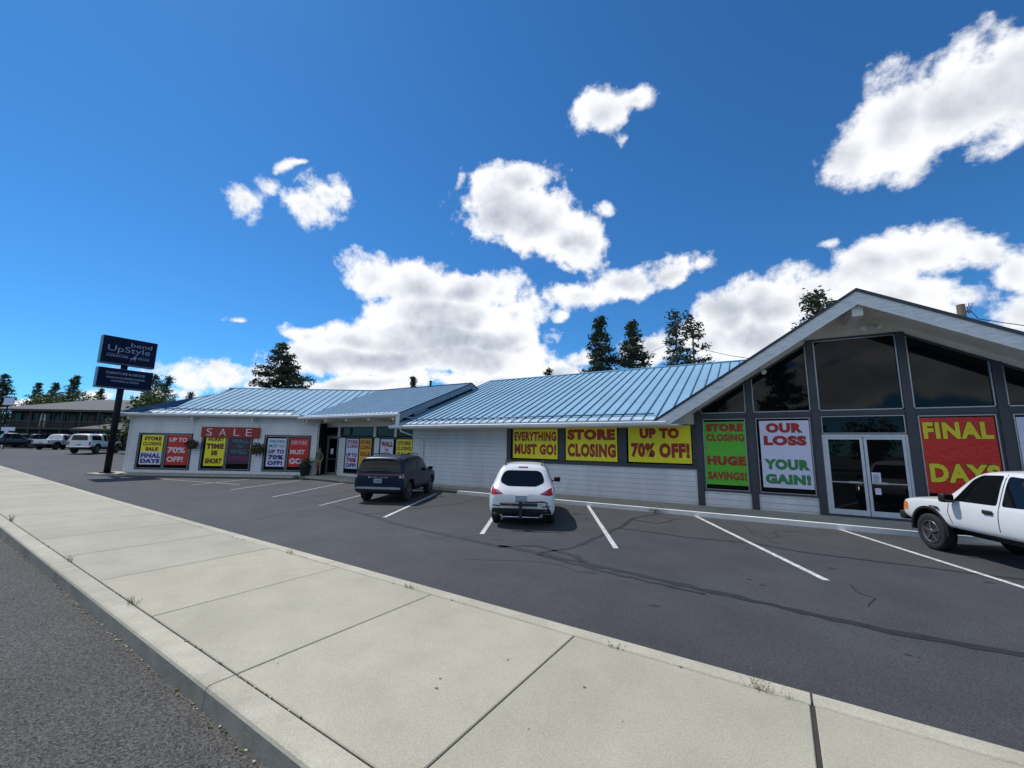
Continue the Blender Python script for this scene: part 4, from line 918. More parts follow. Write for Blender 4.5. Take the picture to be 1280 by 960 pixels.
def pickup(loc, rz, S, label, paint='white', canopy=False, group=None, near=False):
    W = .88; loc = (loc[0], loc[1], loc[2]+.075*S)
    t = thing('parked_pickup', label, 'pickup', loc, rz, group)
    zc = 1.68 if canopy else 1.06
    st = [(-2.46, sect(.56, .98, 1.04, W*.96, .78)), (-2.43, sect(.50, 1.0, 1.06 if not canopy else 1.5, W, .78 if not canopy else .66)), (-2.38, sect(.48, 1.0, zc, W, .80 if not canopy else .64)), (-1.2, sect(.46, 1.0, zc, W, .80 if not canopy else .64)), (-.78, sect(.44, 1.0, zc, W, .80 if not canopy else .64)),
          (-.74, sect(.44, 1.01, 1.40, W, .66)), (-.66, sect(.42, 1.01, 1.66, W, .62)), (-.3, sect(.42, 1.01, 1.70, W, .62)), (.42, sect(.42, 1.01, 1.69, W, .62)), (.68, sect(.42, 1.01, 1.58, W, .63)), (1.16, sect(.42, 1.0, 1.12, W, .70)),
          (1.32, sect(.42, .99, 1.06, W, .73)), (1.9, sect(.44, .96, 1.02, W*.985, .73)), (2.26, sect(.46, .91, .985, W*.95, .70)), (2.38, sect(.50, .85, .92, W*.88, .62)), (2.43, sect(.58, .78, .84, W*.78, .5))]
    rr = .385; wz = rr-.075
    mb, bvh = car_shell(st, [(-1.50, wz+.05, .45, .58, 1.2), (1.52, wz+.05, .46, .58, 1.2)], S, paint)
    mb.build('body', t, local=True); k = Skin(bvh, S)
    for x, y in ((.755, -1.50), (-.755, -1.50), (.755, 1.52), (-.755, 1.52)): wheel(t, S, (x, y, wz), rr, .26, 5, 'rim', 1 if x > 0 else -1, .62)
    for sg_ in (1, -1):
        v = 'R' if sg_ > 0 else 'L'
        mb = MB(); k.put(mb, [(-.02, 1.06), (.90, 1.05), (.58, 1.50), (.42, 1.60), (-.02, 1.62)], v, 'cglass', .006, .07, .05); mb.build('side_window', t, local=True)
        mb = MB(); k.put(mb, [(-.60, 1.07), (-.12, 1.06), (-.12, 1.61), (-.56, 1.58)], v, 'cglass', .006, .07, .05); mb.build('side_window', t, local=True)
        if canopy:
            mb = MB(); k.put(mb, [(-2.25, 1.12), (-.95, 1.12), (-.95, 1.52), (-2.20, 1.52)], v, 'cglass', .006, .09, .05); mb.build('side_window', t, local=True)
        mb = MB(); k.line(mb, [(-.07, 1.64), (-.07, .48)], v, .014); k.line(mb, [(.98, 1.04), (1.0, .80), (.90, .50)], v, .014); k.line(mb, [(-.76, 1.0), (-.76, .48)], v, .02); k.line(mb, [(-.05, .47), (.95, .47)], v, .012)
        k.line(mb, [(-.62, 1.6), (-.66, .48)], v, .01); mb.build('door_seam', t, local=True)
        mb = MB(mt='black', S=S); mb.rbox((sg_*.885, .12, .92), (.035, .20, .075), .02); mb.build('door_handle', t, local=True)
        mb = MB(mt='black', S=S); mb.rbox((sg_*.90, 1.33, .87), (.02, .20, .03), .008); mb.rbox((sg_*.90, 1.24, .85), (.022, .08, .04), .01); mb.build('fender_badge', t, local=True)
        mb = MB(); k.put(mb, [(2.12, .70), (2.31, .70), (2.29, .89), (2.14, .87)], v, 'amber', .008, .05, .03); mb.build('turn_signal', t, local=True); mb = MB(); k.put(mb, [(sg_*.50, .66), (sg_*.72, .66), (sg_*.72, .84), (sg_*.50, .84)], 'F', 'chrome', .01, .06, .03); mb.build('headlight', t, local=True)
        mb = MB(); k.put(mb, [(sg_*.70, .68), (sg_*.83, .68), (sg_*.83, .98), (sg_*.70, .98)], 'B', 'red', .01, .06, .02); mb.build('tail_light', t, local=True)
        mirror_(t, S, sg_*.86, .86, 1.10, 'black', sg_, (.20, .16, .18))
        for y in (-1.50, 1.52):
            mb = MB(mt='black', S=S); r_ = .465; n = 22; a0, a1 = R(-8), R(188)
            pr = []
            for j in range(n+1):
                a = a0+(a1-a0)*j/n; pr.append((math.cos(a), math.sin(a)))
            for (c0, s0), (c1, s1) in zip(pr, pr[1:]):
                q = [Vector((sg_*x, y+c*rd, wz+.05+s*rd)) for (c, s) in ((c0, s0), (c1, s1)) for rd in (r_-.02, r_+.028) for x in (.80, .895)]
                mb.hexa([q[0], q[4], q[6], q[2], q[1], q[5], q[7], q[3]])
            mb.build('wheel_arch_trim', t, local=True)
    mb = MB(); k.put(mb, [(-.60, 1.09), (.60, 1.09), (.52, 1.56), (-.52, 1.56)], 'F', 'cglass', .008, .07, .06); mb.build('windscreen', t, local=True)
    mb = MB()
    if canopy: k.put(mb, [(-.58, 1.10), (.58, 1.10), (.50, 1.54), (-.50, 1.54)], 'B', 'cglass', .01, .07, .05)
    else:
        k.put(mb, [(-.70, -2.28), (.70, -2.28), (.70, -.95), (-.70, -.95)], 'T', 'black', .004, .15, .03)
    mb.build('rear_window' if canopy else 'truck_bed', t, local=True)
    mb = MB(); k.line(mb, [(-.68, .98), (-.68, .60), (.68, .60), (.68, .98)], 'B', .014); mb.build('tailgate_seam', t, local=True)
    mb = MB(); k.put(mb, [(-.15, .62), (.15, .62), (.15, .76), (-.15, .76)], 'B', 'plate', .012, .2); mb.build('number_plate', t, local=True)
    mb = MB(mt='black', S=S); mb.rbox((0, 2.39, .55), (1.62, .20, .20), .04); mb.rbox((0, 2.12, .46), (1.5, .2, .14), .03); mb.m('cglass'); mb.rbox((0, 2.388, .75), (.86, .06, .16), .02); mb.build('front_bumper', t, local=True)
    mb = MB(mt='chrome' if canopy else 'black', S=S); mb.rbox((0, -2.47, .52), (1.66, .18, .17), .04); mb.build('rear_bumper', t, local=True)
    mb = MB(mt='black', S=S); mb.box(-.45, .45, -2.2, 2.1, .32, .50); mb.tube([(-.7, -1.5, wz), (.7, -1.5, wz)], .06, 8); mb.tube([(-.7, 1.52, wz), (.7, 1.52, wz)], .05, 8); mb.build('chassis', t, local=True)
    return t
HW = R(25.3)
def rear_at(x, y, rz, back, S):               # origin for a car whose rear axle midpoint stands at x, y
    return (x-math.sin(rz)*back*S, y+math.cos(rz)*back*S, 0)
SW = .96
wl = rear_at(-5.88, 10.58, HW, 1.42, SW)
crossover(wl, HW, SW, 'white crossover parked nose to the wall, seen straight from behind')
rack(wl, HW, SW, 'folded black bike rack on the hitch of the white crossover')
SB = .91
bl = rear_at(-12.30, 11.33, HW, 1.56, SB)
boxy_suv(bl, HW, SB, 'dark blue boxy car with a thin red lamp strip parked near the entrance')
SPK = 1.02; HP = R(21)
pl = (3.24+.88*SPK*math.cos(HP)+1.52*SPK*math.sin(HP), 13.05+.88*SPK*math.sin(HP)-1.52*SPK*math.cos(HP), 0)
pickup(pl, HP, SPK, 'white pickup with black mirrors cut by the right edge', near=True)
# far lot
for px, D, rz, S, lab, paint, can in [(122, 42, R(49), 1.08, 'white pickup with a canopy parked just behind the pole sign', 'white', True), (76, 52, R(42), 1.08, 'white open bed pickup parked left of the one with a canopy', 'white', False), (14, 54, R(-4), 1.12, 'dark pickup parked side on at the far left edge', 'blackp', False), (46, 59, R(10), 1.1, 'dark pickup in the shade under the motel balcony', 'blackp', True)]:
    p = spot(px, D); pickup((p.x, p.y, ramp(p.x)+.005), rz, S, lab, paint, can, 'pickups in the far lot')

# ------------------------------------------------------------------ trees
def leafcard(mb, c, rg, size, asp=.4):
    a = Vector((rg.gauss(0, 1), rg.gauss(0, 1), rg.gauss(0, .7))).normalized(); b = a.cross(Vector((rg.gauss(0, 1), rg.gauss(0, 1), rg.gauss(0, 1)))).normalized()
    p = Vector(c); a = a*size*.5; b = b*size*asp*.5
    f = mb.bm.faces.new([mb.bm.verts.new(q) for q in (p-a, p-a*.2+b, p+a, p-a*.2-b)]); f.material_index = mb.i
def conifer(name, label, loc, Ht, Rd, seed, kind='fir', base=.12, dens=1., group='conifers beyond the store', needles=None):
    rg = random.Random(seed); t = thing(name, label, 'tree', loc, rg.uniform(0, 6), group)
    tr = MB(mt='bark'); cr = MB(mt=needles or ('fir' if kind == 'fir' else 'pine'))
    n = 8; bx, by = rg.uniform(-.02, .02)*Ht, rg.uniform(-.02, .02)*Ht
    ax = [Vector((bx*math.sin(k/n*3), by*math.sin(k/n*2.4), Ht*k/n*.99)) for k in range(n+1)]
    tr.tube(ax, [max(.02, Ht*.017*(1-k/n*.95)) for k in range(n+1)], 7)
    def axis(z):
        f = min(max(z/(Ht*.99)*n, 0), n-.001); k = int(f); return ax[k].lerp(ax[k+1], f-k)
    z = base*Ht; sc = Ht/12.
    while z < Ht*.985:
        u = (z/Ht-base)/(1-base); env = {'fir': (1-u)**.82*(.55+.45*min(1, u*6)), 'pine': max(.10, (1-u)**.62)*min(1, .55+u*1.8), 'thin': .6*(1-u)**.5+.25}[kind]
        nb = {'fir': 6, 'pine': 5, 'thin': 4}[kind]
        for b in range(nb):
            if rg.random() < (.06 if kind == 'fir' else .26): continue
            az = rg.uniform(0, 6.283); L_ = Rd*env*rg.uniform(.55, 1.18); rise = {'fir': -.18, 'pine': .22, 'thin': -.05}[kind]+rg.uniform(-.15, .15)+u*.45
            p0 = axis(z); tip = p0+Vector((math.cos(az)*L_, math.sin(az)*L_, L_*rise)); mid = p0.lerp(tip, .5)+Vector((0, 0, -.05*L_))
            tr.tube([p0, mid, tip], [.035*sc*(1-u*.6), .022*sc, .008], 4, False, False)
            m = max(2, int(L_/(.30*sc)*dens))
            for q in range(m):
                f = .25+.75*(q+rg.random())/m if kind == 'fir' else .5+.5*(q+rg.random())/m
                c = p0.lerp(tip, f)+Vector((rg.gauss(0, .11), rg.gauss(0, .11), rg.gauss(0, .08)))*sc
                cl = {'fir': 14, 'pine': 20, 'thin': 14}[kind]; sp = {'fir': .16, 'pine': .24, 'thin': .2}[kind]*sc
                for _ in range(cl): leafcard(cr, c+Vector((rg.gauss(0, sp), rg.gauss(0, sp), rg.gauss(0, sp*.7))), rg, rg.uniform(.18, .42)*sc, .40)
        z += {'fir': .36, 'pine': .42, 'thin': .40}[kind]*sc*rg.uniform(.8, 1.25)
    for _ in range(14): leafcard(cr, Vector(ax[-1])+Vector((rg.gauss(0, .07), rg.gauss(0, .07), -rg.random()*.5))*sc, rg, .4*sc, .3)
    tr.build('trunk', t, local=True, norm=False); cr.build('crown', t, local=True, norm=False)
    return t
def bushy(name, label, loc, w, h, seed, group, mt='leaf', n=1400, size=.30, trunk=.25):
    rg = random.Random(seed); t = thing(name, label, 'tree', loc, 0, group)
    tr = MB(mt='bark'); cr = MB(mt=mt); lobes = []
    for k in range(9):
        a = rg.uniform(0, 6.28); r_ = rg.uniform(0, .55)*w/2; lobes.append((Vector((math.cos(a)*r_, math.sin(a)*r_, h*(trunk+.15+rg.random()*(.7-trunk)))), rg.uniform(.22, .42)*w/2+.12*h))
    f_ = h/max(c.z+q*1.02 for c, q in lobes); lobes = [(Vector((c.x, c.y, c.z*f_)), q*f_) for c, q in lobes]
    tr.tube([(0, 0, -.1), (0, 0, h*trunk), (.05*w, 0, h*.7)], [.05*h*.6, .04*h*.6, .02], 7)
    for c, q in lobes: tr.tube([(0, 0, h*trunk), tuple(c)], [.025*h*.6, .012], 5)
    for k in range(n):
        c, q = rg.choice(lobes); v = Vector((rg.gauss(0, 1), rg.gauss(0, 1), rg.gauss(0, 1))).normalized()*q*rg.uniform(.55, 1.05)
        p = c+v
        if p.z < .05: p.z = rg.uniform(.05, .4)
        leafcard(cr, p, rg, size*rg.uniform(.6, 1.3), .6)
    tr.build('trunk', t, local=True, norm=False); cr.build('crown', t, local=True, norm=False); return t
def grow(px, top, D, wpx, kind, seed, name, label, base=.12, dens=1., **k):
    p = spot(px, D, top); h = height(px, top, D)-ramp(p.x)
    return conifer(name, label, (p.x, p.y, ramp(p.x)-.1), h+.1, wpx/2/FPX*D, seed, kind, base, dens, **k)
grow(6, 466, 88, 56, 'fir', 1, 'conifer_tree', 'tall dark conifer at the far left edge beyond the motel', .1)
grow(51, 478, 86, 42, 'fir', 2, 'conifer_tree', 'dark conifer with rounded top, left of the three over the motel roof', .1)
grow(71, 478, 90, 44, 'fir', 3, 'conifer_tree', 'slim dark conifer in the middle over the motel roof', .1)
grow(97, 470, 84, 54, 'fir', 4, 'conifer_tree', 'tallest dark conifer over the motel roof', .1)
grow(128, 486, 86, 50, 'fir', 5, 'conifer_tree', 'low dark conifer under the lower sign panel', .1)
grow(194, 468, 46, 44, 'pine', 6, 'conifer_tree', 'dark pine just right of the pole sign', .2)
grow(212, 472, 50, 34, 'pine', 7, 'conifer_tree', 'smaller pine right of the sign above the roof hip', .2)
grow(238, 489, 60, 20, 'pine', 8, 'conifer_tree', 'pine tip showing over the left wing roof', .3)
grow(355, 429, 52, 138, 'fir', 19, 'pine_tree', 'broad clumpy pine rising behind the left wing ridge', .12, 1.5, needles='pine')
grow(517, 470, 70, 26, 'fir', 10, 'conifer_tree', 'small conifer tip over the middle wing ridge', .1)
grow(752, 395, 52, 92, 'fir', 11, 'fir_tree', 'tall pointed fir left of the pair behind the main roof', .1, 1.2)
grow(791, 403, 52, 122, 'fir', 12, 'fir_tree', 'broad fir right of the pair behind the main roof', .1, 1.2)
grow(845, 390, 56, 42, 'thin', 13, 'thin_pine', 'thin pine with a thick bare trunk, left of two slender pines', .15)
grow(864, 391, 57, 58, 'thin', 14, 'thin_pine', 'slender open pine right of its twin before the white cloud', .15)
grow(1021, 364, 40, 90, 'pine', 15, 'pine_tree', 'pine crown showing behind the tall gable slope', .3)
grow(686, 461, 64, 16, 'thin', 16, 'conifer_tree', 'small tree tip just over the left part of the main ridge', .3)
# across the street: seen only in the window glass
conifer('pine_tree', 'large pine across the street, mirrored in the gable glass', (3.0, -27, .2), 12.6, 3.9, 21, 'pine', .1, 1.5, group='trees across the street')
conifer('pine_tree', 'smaller pine across the street, mirrored in the left gable pane', (-4.2, -28, .2), 9.6, 3.4, 22, 'pine', .1, 1.4, group='trees across the street')
row = bushy('leafy_tree', 'leafy tree in the row across the street, mirrored in the shop glass', (0, -33, .2), 7.5, 6.6, 60, 'leafy row across the street', n=1300, size=.55)
for k, (x, y) in enumerate([(-9, -34), (6.5, -33), (13, -35), (20, -33), (27, -34), (-17, -35), (34, -36), (-26, -34)]):
    copy_tree(row, (x, y, .2), k*1.3)
for i, (px, w, h, D) in enumerate([(52, 3.6, 6.6, 78), (72, 4.4, 6.9, 77), (96, 4.2, 6.8, 78), (112, 3.4, 6.3, 79), (185, 5.0, 5.2, 44)]):
    p = spot(px, D, 490)
    lab = ['light green leafy tree at the left over the motel roof', 'wide light green tree over the motel ridge', 'yellow green leafy tree left of the sign over the motel', 'small leafy tree beside the tallest motel conifer', 'rounded leafy tree behind the left end of the store roof'][i]
    bushy('leafy_tree', lab, (p.x, p.y, ramp(p.x)), w*1.5, height(px, [489, 487, 488, 491, 486][i], D)-ramp(p.x), 40+i, 'leafy trees near the motel', n=1500, size=.45)

# ------------------------------------------------------------------ motel beyond the far lot
mp = spot(70, 62); MM = Matrix.Translation((mp.x, mp.y, ramp(mp.x))) @ Matrix.Rotation(AX, 4, 'Z')
G0 = ramp(mp.x)
motel = thing('motel_building', 'dark two storey motel with a grey hip roof behind the far lot', 'motel', (mp.x, mp.y, G0), AX)
def mz(py, D=62, px=70): return height(px, py, D)-G0
xl = lambda px: (px-70)/FPX*62
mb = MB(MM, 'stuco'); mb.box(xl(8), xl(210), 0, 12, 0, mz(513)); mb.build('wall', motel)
mb = MB(MM, 'shingle'); ez, rz_ = mz(512.5), mz(500, 66)
a, b = xl(-2), xl(222); y0, y1 = -1.6, 13.5
rp = [(a, y0, ez), (b, y0, ez), (b, y1, ez), (a, y1, ez)]; rA, rB = (xl(62), 6, rz_+.35), (xl(190), 6, rz_+.35)
for q in ([rp[0], rp[1], rB, rA], [rp[1], rp[2], rB], [rp[2], rp[3], rA, rB], [rp[3], rp[0], rA]): mb.prism(q, (0, 0, -.12))
rf = mb.build('roof', motel)
mb = MB(MM, 'brown'); mb.box(a, b, y0-.03, y0+.12, ez-.30, ez-.02); mb.build('fascia_board', rf)
z2 = mz(535)
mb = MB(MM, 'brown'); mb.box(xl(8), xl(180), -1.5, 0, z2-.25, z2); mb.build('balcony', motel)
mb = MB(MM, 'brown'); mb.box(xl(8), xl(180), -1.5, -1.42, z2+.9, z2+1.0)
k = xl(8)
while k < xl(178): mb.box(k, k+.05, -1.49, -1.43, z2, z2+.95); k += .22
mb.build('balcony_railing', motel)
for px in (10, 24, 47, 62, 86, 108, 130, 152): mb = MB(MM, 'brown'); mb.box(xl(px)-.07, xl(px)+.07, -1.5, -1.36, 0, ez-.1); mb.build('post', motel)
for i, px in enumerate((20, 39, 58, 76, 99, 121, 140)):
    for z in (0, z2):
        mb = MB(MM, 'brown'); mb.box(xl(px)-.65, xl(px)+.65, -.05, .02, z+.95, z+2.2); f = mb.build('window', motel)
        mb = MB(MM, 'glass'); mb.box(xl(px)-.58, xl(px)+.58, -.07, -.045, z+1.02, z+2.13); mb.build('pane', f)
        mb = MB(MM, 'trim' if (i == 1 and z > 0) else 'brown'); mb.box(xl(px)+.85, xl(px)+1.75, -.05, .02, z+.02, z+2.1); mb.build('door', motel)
# carport with its own low hip roof
cp = spot(122, 51); CM = Matrix.Translation((cp.x, cp.y, ramp(cp.x))) @ Matrix.Rotation(AX, 4, 'Z')
car = thing('carport', 'low open carport with a grey shingled roof behind the white canopy pickup', 'carport', (cp.x, cp.y, ramp(cp.x)), AX)
cz = height(122, 536, 51)-ramp(cp.x); x0, x1 = (86-122)/FPX*51, (190-122)/FPX*51
mb = MB(CM, 'shingle'); pk = (x1-1.5, 3.5, cz+1.75); q = [(x0, 0, cz), (x1+3, 0, cz), (x1+3, 7, cz), (x0, 7, cz)]
for tq in ([q[0], q[1], pk], [q[1], q[2], pk], [q[2], q[3], pk], [q[3], q[0], pk]): mb.prism(tq, (0, 0, -.1))
mb.build('roof', car)
mb = MB(CM, 'brown'); mb.box(x0, x1+3, -.04, .06, cz-.28, cz-.04); mb.build('fascia_board', car)
for x in (x0+.3, x0+3.6, x1-.6, x1+2.6):
    for y in (.3, 6.6): mb = MB(CM, 'brown'); mb.box(x-.08, x+.08, y-.08, y+.08, 0, cz-.05); mb.build('post', car)
mb = MB(CM, 'stuco'); mb.box(x0+.2, x1+2.8, 6.75, 6.85, 0, cz-.1); mb.build('back_wall', car)
# small street sign boards at the far left edge
p = spot(4, 58); WS = Matrix.Translation((p.x, p.y, ramp(p.x))) @ Matrix.Rotation(AX, 4, 'Z')
t = thing('white_sign', 'pale sign board on a post at the far left edge by the motel', 'sign', (p.x, p.y, ramp(p.x)), AX)
mb = MB(WS, 'w_'); mb.box(-.9, .5, -.06, .06, 6.0, 7.0); mb.build('sign_board', t)
mb = MB(WS, 'pole'); mb.tube([(-.3, 0, 0), (-.3, 0, 6.0)], .08, 8); mb.build('pole', t)
p = spot(7, 50); WS = Matrix.Translation((p.x, p.y, ramp(p.x))) @ Matrix.Rotation(AX, 4, 'Z')
t = thing('white_sign', 'small low white sign with a T shaped board at the far left edge', 'sign', (p.x, p.y, ramp(p.x)), AX)
mb = MB(WS, 'w_'); mb.box(-.7, .9, -.05, .05, 2.2, 2.65); mb.box(-.25, .15, -.05, .05, 1.85, 2.2); mb.build('sign_board', t)
mb = MB(WS, 'pole'); mb.tube([(-.05, 0, 0), (-.05, 0, 1.9)], .05, 8); mb.build('pole', t)

# ------------------------------------------------------------------ utility pole, wires, roof pipes, lamps
p = spot(1201, 18.5, 385); zt = height(1201, 381, 18.5)
t = thing('utility_pole', 'brown wooden utility pole standing behind the tall gable roof', 'pole', (p.x, p.y, 0))
mb = MB(mt='wood'); mb.tube([(p.x, p.y, 0), (p.x, p.y, zt)], [.2, .15], 12); mb.build('pole', t)
mb = MB(mt='pole'); mb.tube([(p.x, p.y, zt-.55), (p.x+.35, p.y+.1, zt-.2), (p.x+.45, p.y+.1, zt+.02), (p.x+.32, p.y+.1, zt+.05), (p.x+.30, p.y+.1, zt-.25), (p.x+.55, p.y+.1, zt-.75), (p.x+1.3, p.y-.2, zt-1.15), (p.x+2.2, p.y-.8, zt-1.7)], .018, 5); mb.m('alu'); mb.tube([(p.x+.25, p.y, zt-.45), (p.x+.25, p.y, zt-.05)], .05, 8); mb.build('cable_loop', t)
def wire(a, b, sag, label, r_=.012):
    a, b = Vector(a), Vector(b); mb = MB(mt='pole')
    mb.tube([a.lerp(b, k/12)-Vector((0, 0, sag*4*(k/12)*(1-k/12))) for k in range(13)], r_, 4, caps=False); o = mb.build('wire', norm=False); tag(o, label, 'wire', 'overhead wires')
p2 = spot(846, 54, 424); p3 = spot(790, 30, 466)
wire((p2.x, p2.y, height(846, 424, 54)), (p3.x-2, p3.y-2, height(790, 466, 30)), .3, 'thin wire running down left from the thin pines to the roof', .02)
p4 = spot(935, 26, 448)
wire((p2.x, p2.y, height(846, 424, 54)), (p4.x, p4.y, height(935, 448, 26)), .3, 'thin wire running down right from the thin pines to the gable', .02)
p = FH*0; v = PD(-19.5, 6.0); mb = MB(mt='pole'); mb.tube([v+Vector((0, .2, -.2)), v+Vector((0, .2, .42))], .07, 8); mb.lathe([(v.z+.42, .12), (v.z+.48, .10), (v.z+.50, .03)], (v.x, v.y+.2, 0), 'z', 10); o = mb.build('vent_pipe', store)
def flood(loc, label):
    t = thing('flood_light', label, 'lamp', loc, 0, 'twin flood lights under the gable'); M_ = Matrix.Translation(loc)
    mb = MB(M_, 'trim'); mb.box(-.06, .06, -.04, .0, -.05, .05); mb.build('base', t)
    for sg_ in (1, -1):
        mb = MB(M_, 'trim'); mb.tube([(0, -.03, 0), (sg_*.08, -.10, -.02), (sg_*.13, -.17, -.08)], .02, 6); mb.tube([(sg_*.13, -.17, -.08), (sg_*.19, -.26, -.16)], [.05, .085], 12); mb.build('lamp_head', t)
flood((3.35, 16.66, 6.16), 'white twin flood light on the gable wall under the peak')
flood((.20, 16.66, 4.98), 'white twin flood light under the left gable soffit')
t = thing('security_camera', 'small white security camera under the low end of the gable', 'camera', (-1.75, 16.6, 3.62)); M_ = Matrix.Translation((-1.75, 16.6, 3.62))
mb = MB(M_, 'trim'); mb.box(-.03, .03, -.03, 0, -.03, .03); mb.tube([(0, -.02, 0), (0, -.12, -.04)], .015, 6); mb.build('bracket', t)
mb = MB(M_, 'trim'); mb.tube([(0, -.10, -.04), (0, -.26, -.07)], .04, 10); mb.m('black'); mb.tube([(0, -.26, -.07), (0, -.265, -.071)], .03, 10); mb.build('housing', t)

# ------------------------------------------------------------------ baskets, planter, doorway figure
def basket(s, z, r_, label, seed):
    c = LF @ Vector((s, -.42, z)); rg = random.Random(seed)
    t = thing('hanging_basket', label, 'basket', c, 0, 'hanging flower baskets')
    M_ = Matrix.Translation(c); mb = MB(M_, 'bark'); mb.lathe([(-.24, .08), (-.18, .18), (-.02, .26), (0, .26), (0, .22)], (0, 0, 0), 'z', 16); mb.build('pot', t)
    mb = MB(mt='pole')
    for a in (0, 2.1, 4.2): mb.tube([c+Vector((math.cos(a)*.24, math.sin(a)*.24, 0)), c+Vector((0, 0, .62)), Vector((c.x, c.y, 3.62))], .006, 4)
    mb.build('chain', t)
    mb = MB(mt='weed'); mb.m('flower'); mb.m('weed')
    for k in range(420):
        v = Vector((rg.gauss(0, 1), rg.gauss(0, 1), rg.gauss(0, .8))).normalized()*r_*rg.uniform(.5, 1.05); mb.i = 1 if rg.random() < .3 else 0
        leafcard(mb, c+v+Vector((0, 0, .05)), rg, rg.uniform(.08, .15), .7)
    mb.build('foliage', t, norm=False)
basket(4.4, 1.86, .33, 'dark hanging basket in front of the red UP TO 70% OFF! banner', 1)
basket(8.55, 1.66, .40, 'larger hanging basket with reddish flowers right of the SALE sign', 2)
c = LF @ Vector((11.7, -.5, .128)); t = thing('planter', 'black round planter with a leafy shrub by the entrance', 'planter', c)
M_ = Matrix.Translation(c); mb = MB(M_, 'black'); mb.lathe([(0, .24), (.04, .25), (.5, .33), (.56, .35), (.58, .35), (.58, .30), (.50, .29)], (0, 0, 0), 'z', 20); mb.build('pot', t)
mb = MB(mt='weed'); rg = random.Random(4)
for k in range(300): leafcard(mb, c+Vector((rg.gauss(0, .17), rg.gauss(0, .17), .6+abs(rg.gauss(0, .24)))), rg, rg.uniform(.1, .2), .4)
mb.build('foliage', t, norm=False)

def person(loc, rz, label):
    J = dict(pel=(0, 0, .95), waist=(0, 0, 1.08), chest=(0, -.01, 1.30), neck=(0, 0, 1.47), headb=(0, -.015, 1.54), heada=(0, -.02, 1.63), headt=(0, -.01, 1.70))
    rad = dict(pel=.145, waist=.125, chest=.145, neck=.055, headb=.065, heada=.088, headt=.06)
    E_ = [('pel', 'waist'), ('waist', 'chest'), ('chest', 'neck'), ('neck', 'headb'), ('headb', 'heada'), ('heada', 'headt')]
    for s_, q in ((1, 'l'), (-1, 'r')):
        J.update({q+'sh': (s_*.17, 0, 1.40), q+'el': (s_*.235, .02, 1.13), q+'wr': (s_*.23, -.10, .93), q+'ha': (s_*.225, -.14, .87), q+'hip': (s_*.09, 0, .88), q+'kn': (s_*.10, -.02, .50), q+'an': (s_*.11, .01, .09), q+'to': (s_*.12, -.14, .04)})
        rad.update({q+'sh': .065, q+'el': .045, q+'wr': .032, q+'ha': .036, q+'hip': .095, q+'kn': .062, q+'an': .042, q+'to': .040})
        E_ += [('chest', q+'sh'), (q+'sh', q+'el'), (q+'el', q+'wr'), (q+'wr', q+'ha'), ('pel', q+'hip'), (q+'hip', q+'kn'), (q+'kn', q+'an'), (q+'an', q+'to')]
        for f, (dx, L_) in enumerate([(-.028, .055), (-.010, .075), (.010, .08), (.028, .07)]):
            a, b = q+'f%d' % f, q+'g%d' % f; J[a] = (s_*.225+dx, -.165, .835); J[b] = (s_*.225+dx, -.165+.02, .835-L_); rad[a] = rad[b] = .010; E_ += [(q+'ha', a), (a, b)]
        J[q+'t1'] = (s_*.19, -.165, .86); J[q+'t2'] = (s_*.185, -.18, .81); rad[q+'t1'] = rad[q+'t2'] = .011; E_ += [(q+'ha', q+'t1'), (q+'t1', q+'t2')]
    ks = list(J); me = bpy.data.meshes.new('p'); me.from_pydata([J[k] for k in ks], [(ks.index(a), ks.index(b)) for a, b in E_], [])
    o = bpy.data.objects.new('p', me); COL.objects.link(o); sk = o.modifiers.new('k', 'SKIN'); o.modifiers.new('s', 'SUBSURF').levels = 1
    for i, k in enumerate(ks):
        me.skin_vertices[0].data[i].radius = (rad[k], rad[k]*.85); me.skin_vertices[0].data[i].use_root = (k == 'pel')
    m2 = bpy.data.meshes.new_from_object(o.evaluated_get(bpy.context.evaluated_depsgraph_get()))
    t = thing('person', label, 'person', loc, rz)
    mb = MB(mt='skin'); mb.m('shirt'); mb.m('khaki'); mb.m('black')
    vs = [mb.bm.verts.new(v.co) for v in m2.vertices]
    for p in m2.polygons:
        f = mb.bm.faces.new([vs[k] for k in p.vertices]); f.smooth = True; c = p.center
        arm = abs(c.x) > .19
        f.material_index = 3 if c.z < .10 else (0 if (c.z > 1.47 or (arm and c.z < 1.16 and c.z > .7)) else (1 if c.z > .98 else (2 if c.z > .46 else 0)))
    bpy.data.objects.remove(o)
    mb.m('skin'); mb.blob((0, -.105, 1.625), (.014, .024, .02), 1)
    for s_ in (1, -1): mb.m('skin'); mb.blob((s_*.088, -.01, 1.62), (.012, .022, .03), 1); mb.m('black'); mb.blob((s_*.032, -.094, 1.645), (.012, .008, .007), 1)
    mb.m('flower'); mb.blob((0, -.092, 1.575), (.025, .008, .006), 1); mb.build('body', t, local=True)
    mb = MB(mt='hair'); mb.blob((0, .012, 1.665), (.095, .10, .085), 2, .05, 1); mb.build('hair', t, local=True)
person((-23.62, 16.08, .128), R(25), 'person in olive top and khaki shorts standing in the shop doorway')

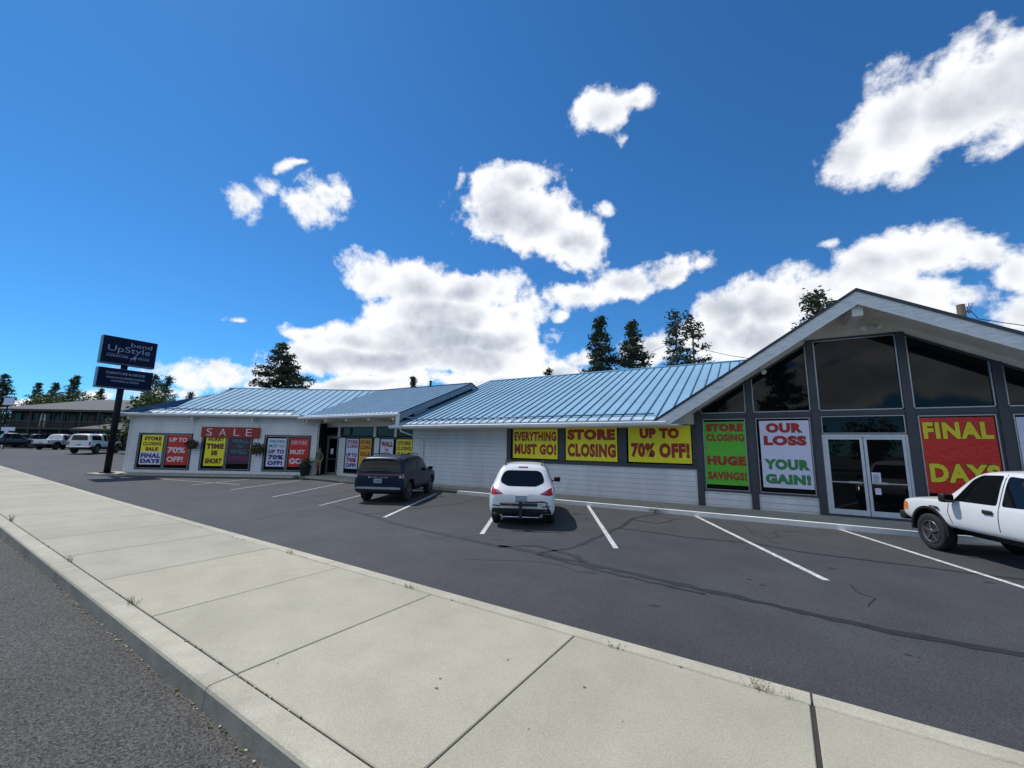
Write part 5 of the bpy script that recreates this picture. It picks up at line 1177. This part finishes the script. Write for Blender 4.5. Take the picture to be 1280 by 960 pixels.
# ------------------------------------------------------------------ weeds and litter along the joints
def tuft(u, v, h, n, label, seed, mt='straw'):
    rg = random.Random(seed); c = SF @ Vector((u, v, ZS-.02)); mb = MB(mt=mt)
    for k in range(n):
        a = rg.uniform(0, 6.28); l_ = h*.7*rg.uniform(.4, 1.1); sp = rg.uniform(.1, .8); d = Vector((math.cos(a), math.sin(a), 0)); b = c+Vector((rg.gauss(0, .06), rg.gauss(0, .012), 0))
        pts = [b, b+d*l_*sp*.35+Vector((0, 0, l_*.6)), b+d*l_*sp*.8+Vector((0, 0, l_))]
        mb.tube(pts, [.0014, .0011, .0006], 3, False, False)
        for f in (.4, .6, .8, 1): leafcard(mb, pts[0].lerp(pts[2], f)+Vector((rg.gauss(0, .012), rg.gauss(0, .012), 0)), rg, rg.uniform(.008, .018), .5)
    o = mb.build('weed', norm=False, loc=c); tag(o, label, 'weed', 'weeds in the sidewalk joints')
tuft(-.25, 3.74, .16, 26, 'dry wispy weed on the lot side kerb nearest the dark expansion joint', 1)
tuft(-1.35, 3.74, .07, 16, 'low green weed on the lot side kerb near the second slab joint', 2, 'weed')
tuft(-3.9, 3.74, .09, 20, 'small weed on the lot side kerb beside the third slab', 3, 'weed')
tuft(-6.6, 3.74, .12, 18, 'dry stalk on the lot side kerb halfway along the sidewalk', 4)
tuft(-5.9, 1.68, .12, 22, 'weed growing in the street kerb joint, nearest of three', 5, 'weed')
tuft(-8.6, 1.68, .14, 20, 'weed in the street kerb joint, middle of three', 6)
tuft(-13.6, 1.68, .22, 26, 'tallest weed in the street kerb joint at the far left', 7, 'weed')
c = Vector((-1.1*1.0-1.9, 14.6, 0)); rg = random.Random(9); mb = MB(mt='weed')
for k in range(120): leafcard(mb, (c.x+rg.gauss(0, .16), 14.62+rg.gauss(0, .04), abs(rg.gauss(0, .12))), rg, .06, .4)
tag(mb.build('weed', norm=False, loc=(c.x, 14.6, 0)), 'leafy weed against the white painted kerb under the yellow banners', 'weed')
rg = random.Random(12); mb = MB(SF, 'straw'); mb.m('weed'); mb.m('walk')
for k in range(260):
    u = rg.uniform(-14, 0); i = rg.random(); mb.i = 0 if i < .5 else (2 if i < .85 else 1)
    v, z = (1.475-abs(rg.gauss(0, .018)), ZR+.004) if rg.random() < .6 else ((1.681+rg.gauss(0, .004), ZS-.002) if rg.random() < .5 else (3.738+rg.gauss(0, .006), ZS-.001))
    s_ = rg.uniform(.006, .020); a = rg.uniform(0, 6.28); h = rg.uniform(.002, .008)
    mb.hexa([(u+s_*math.cos(a+j*1.57)*rg.uniform(.6, 1.1), v+s_*.6*math.sin(a+j*1.57), z+hh) for hh in (-.004, h) for j in range(4)])
o = mb.build('gutter_litter', norm=True); o['kind'] = 'stuff'
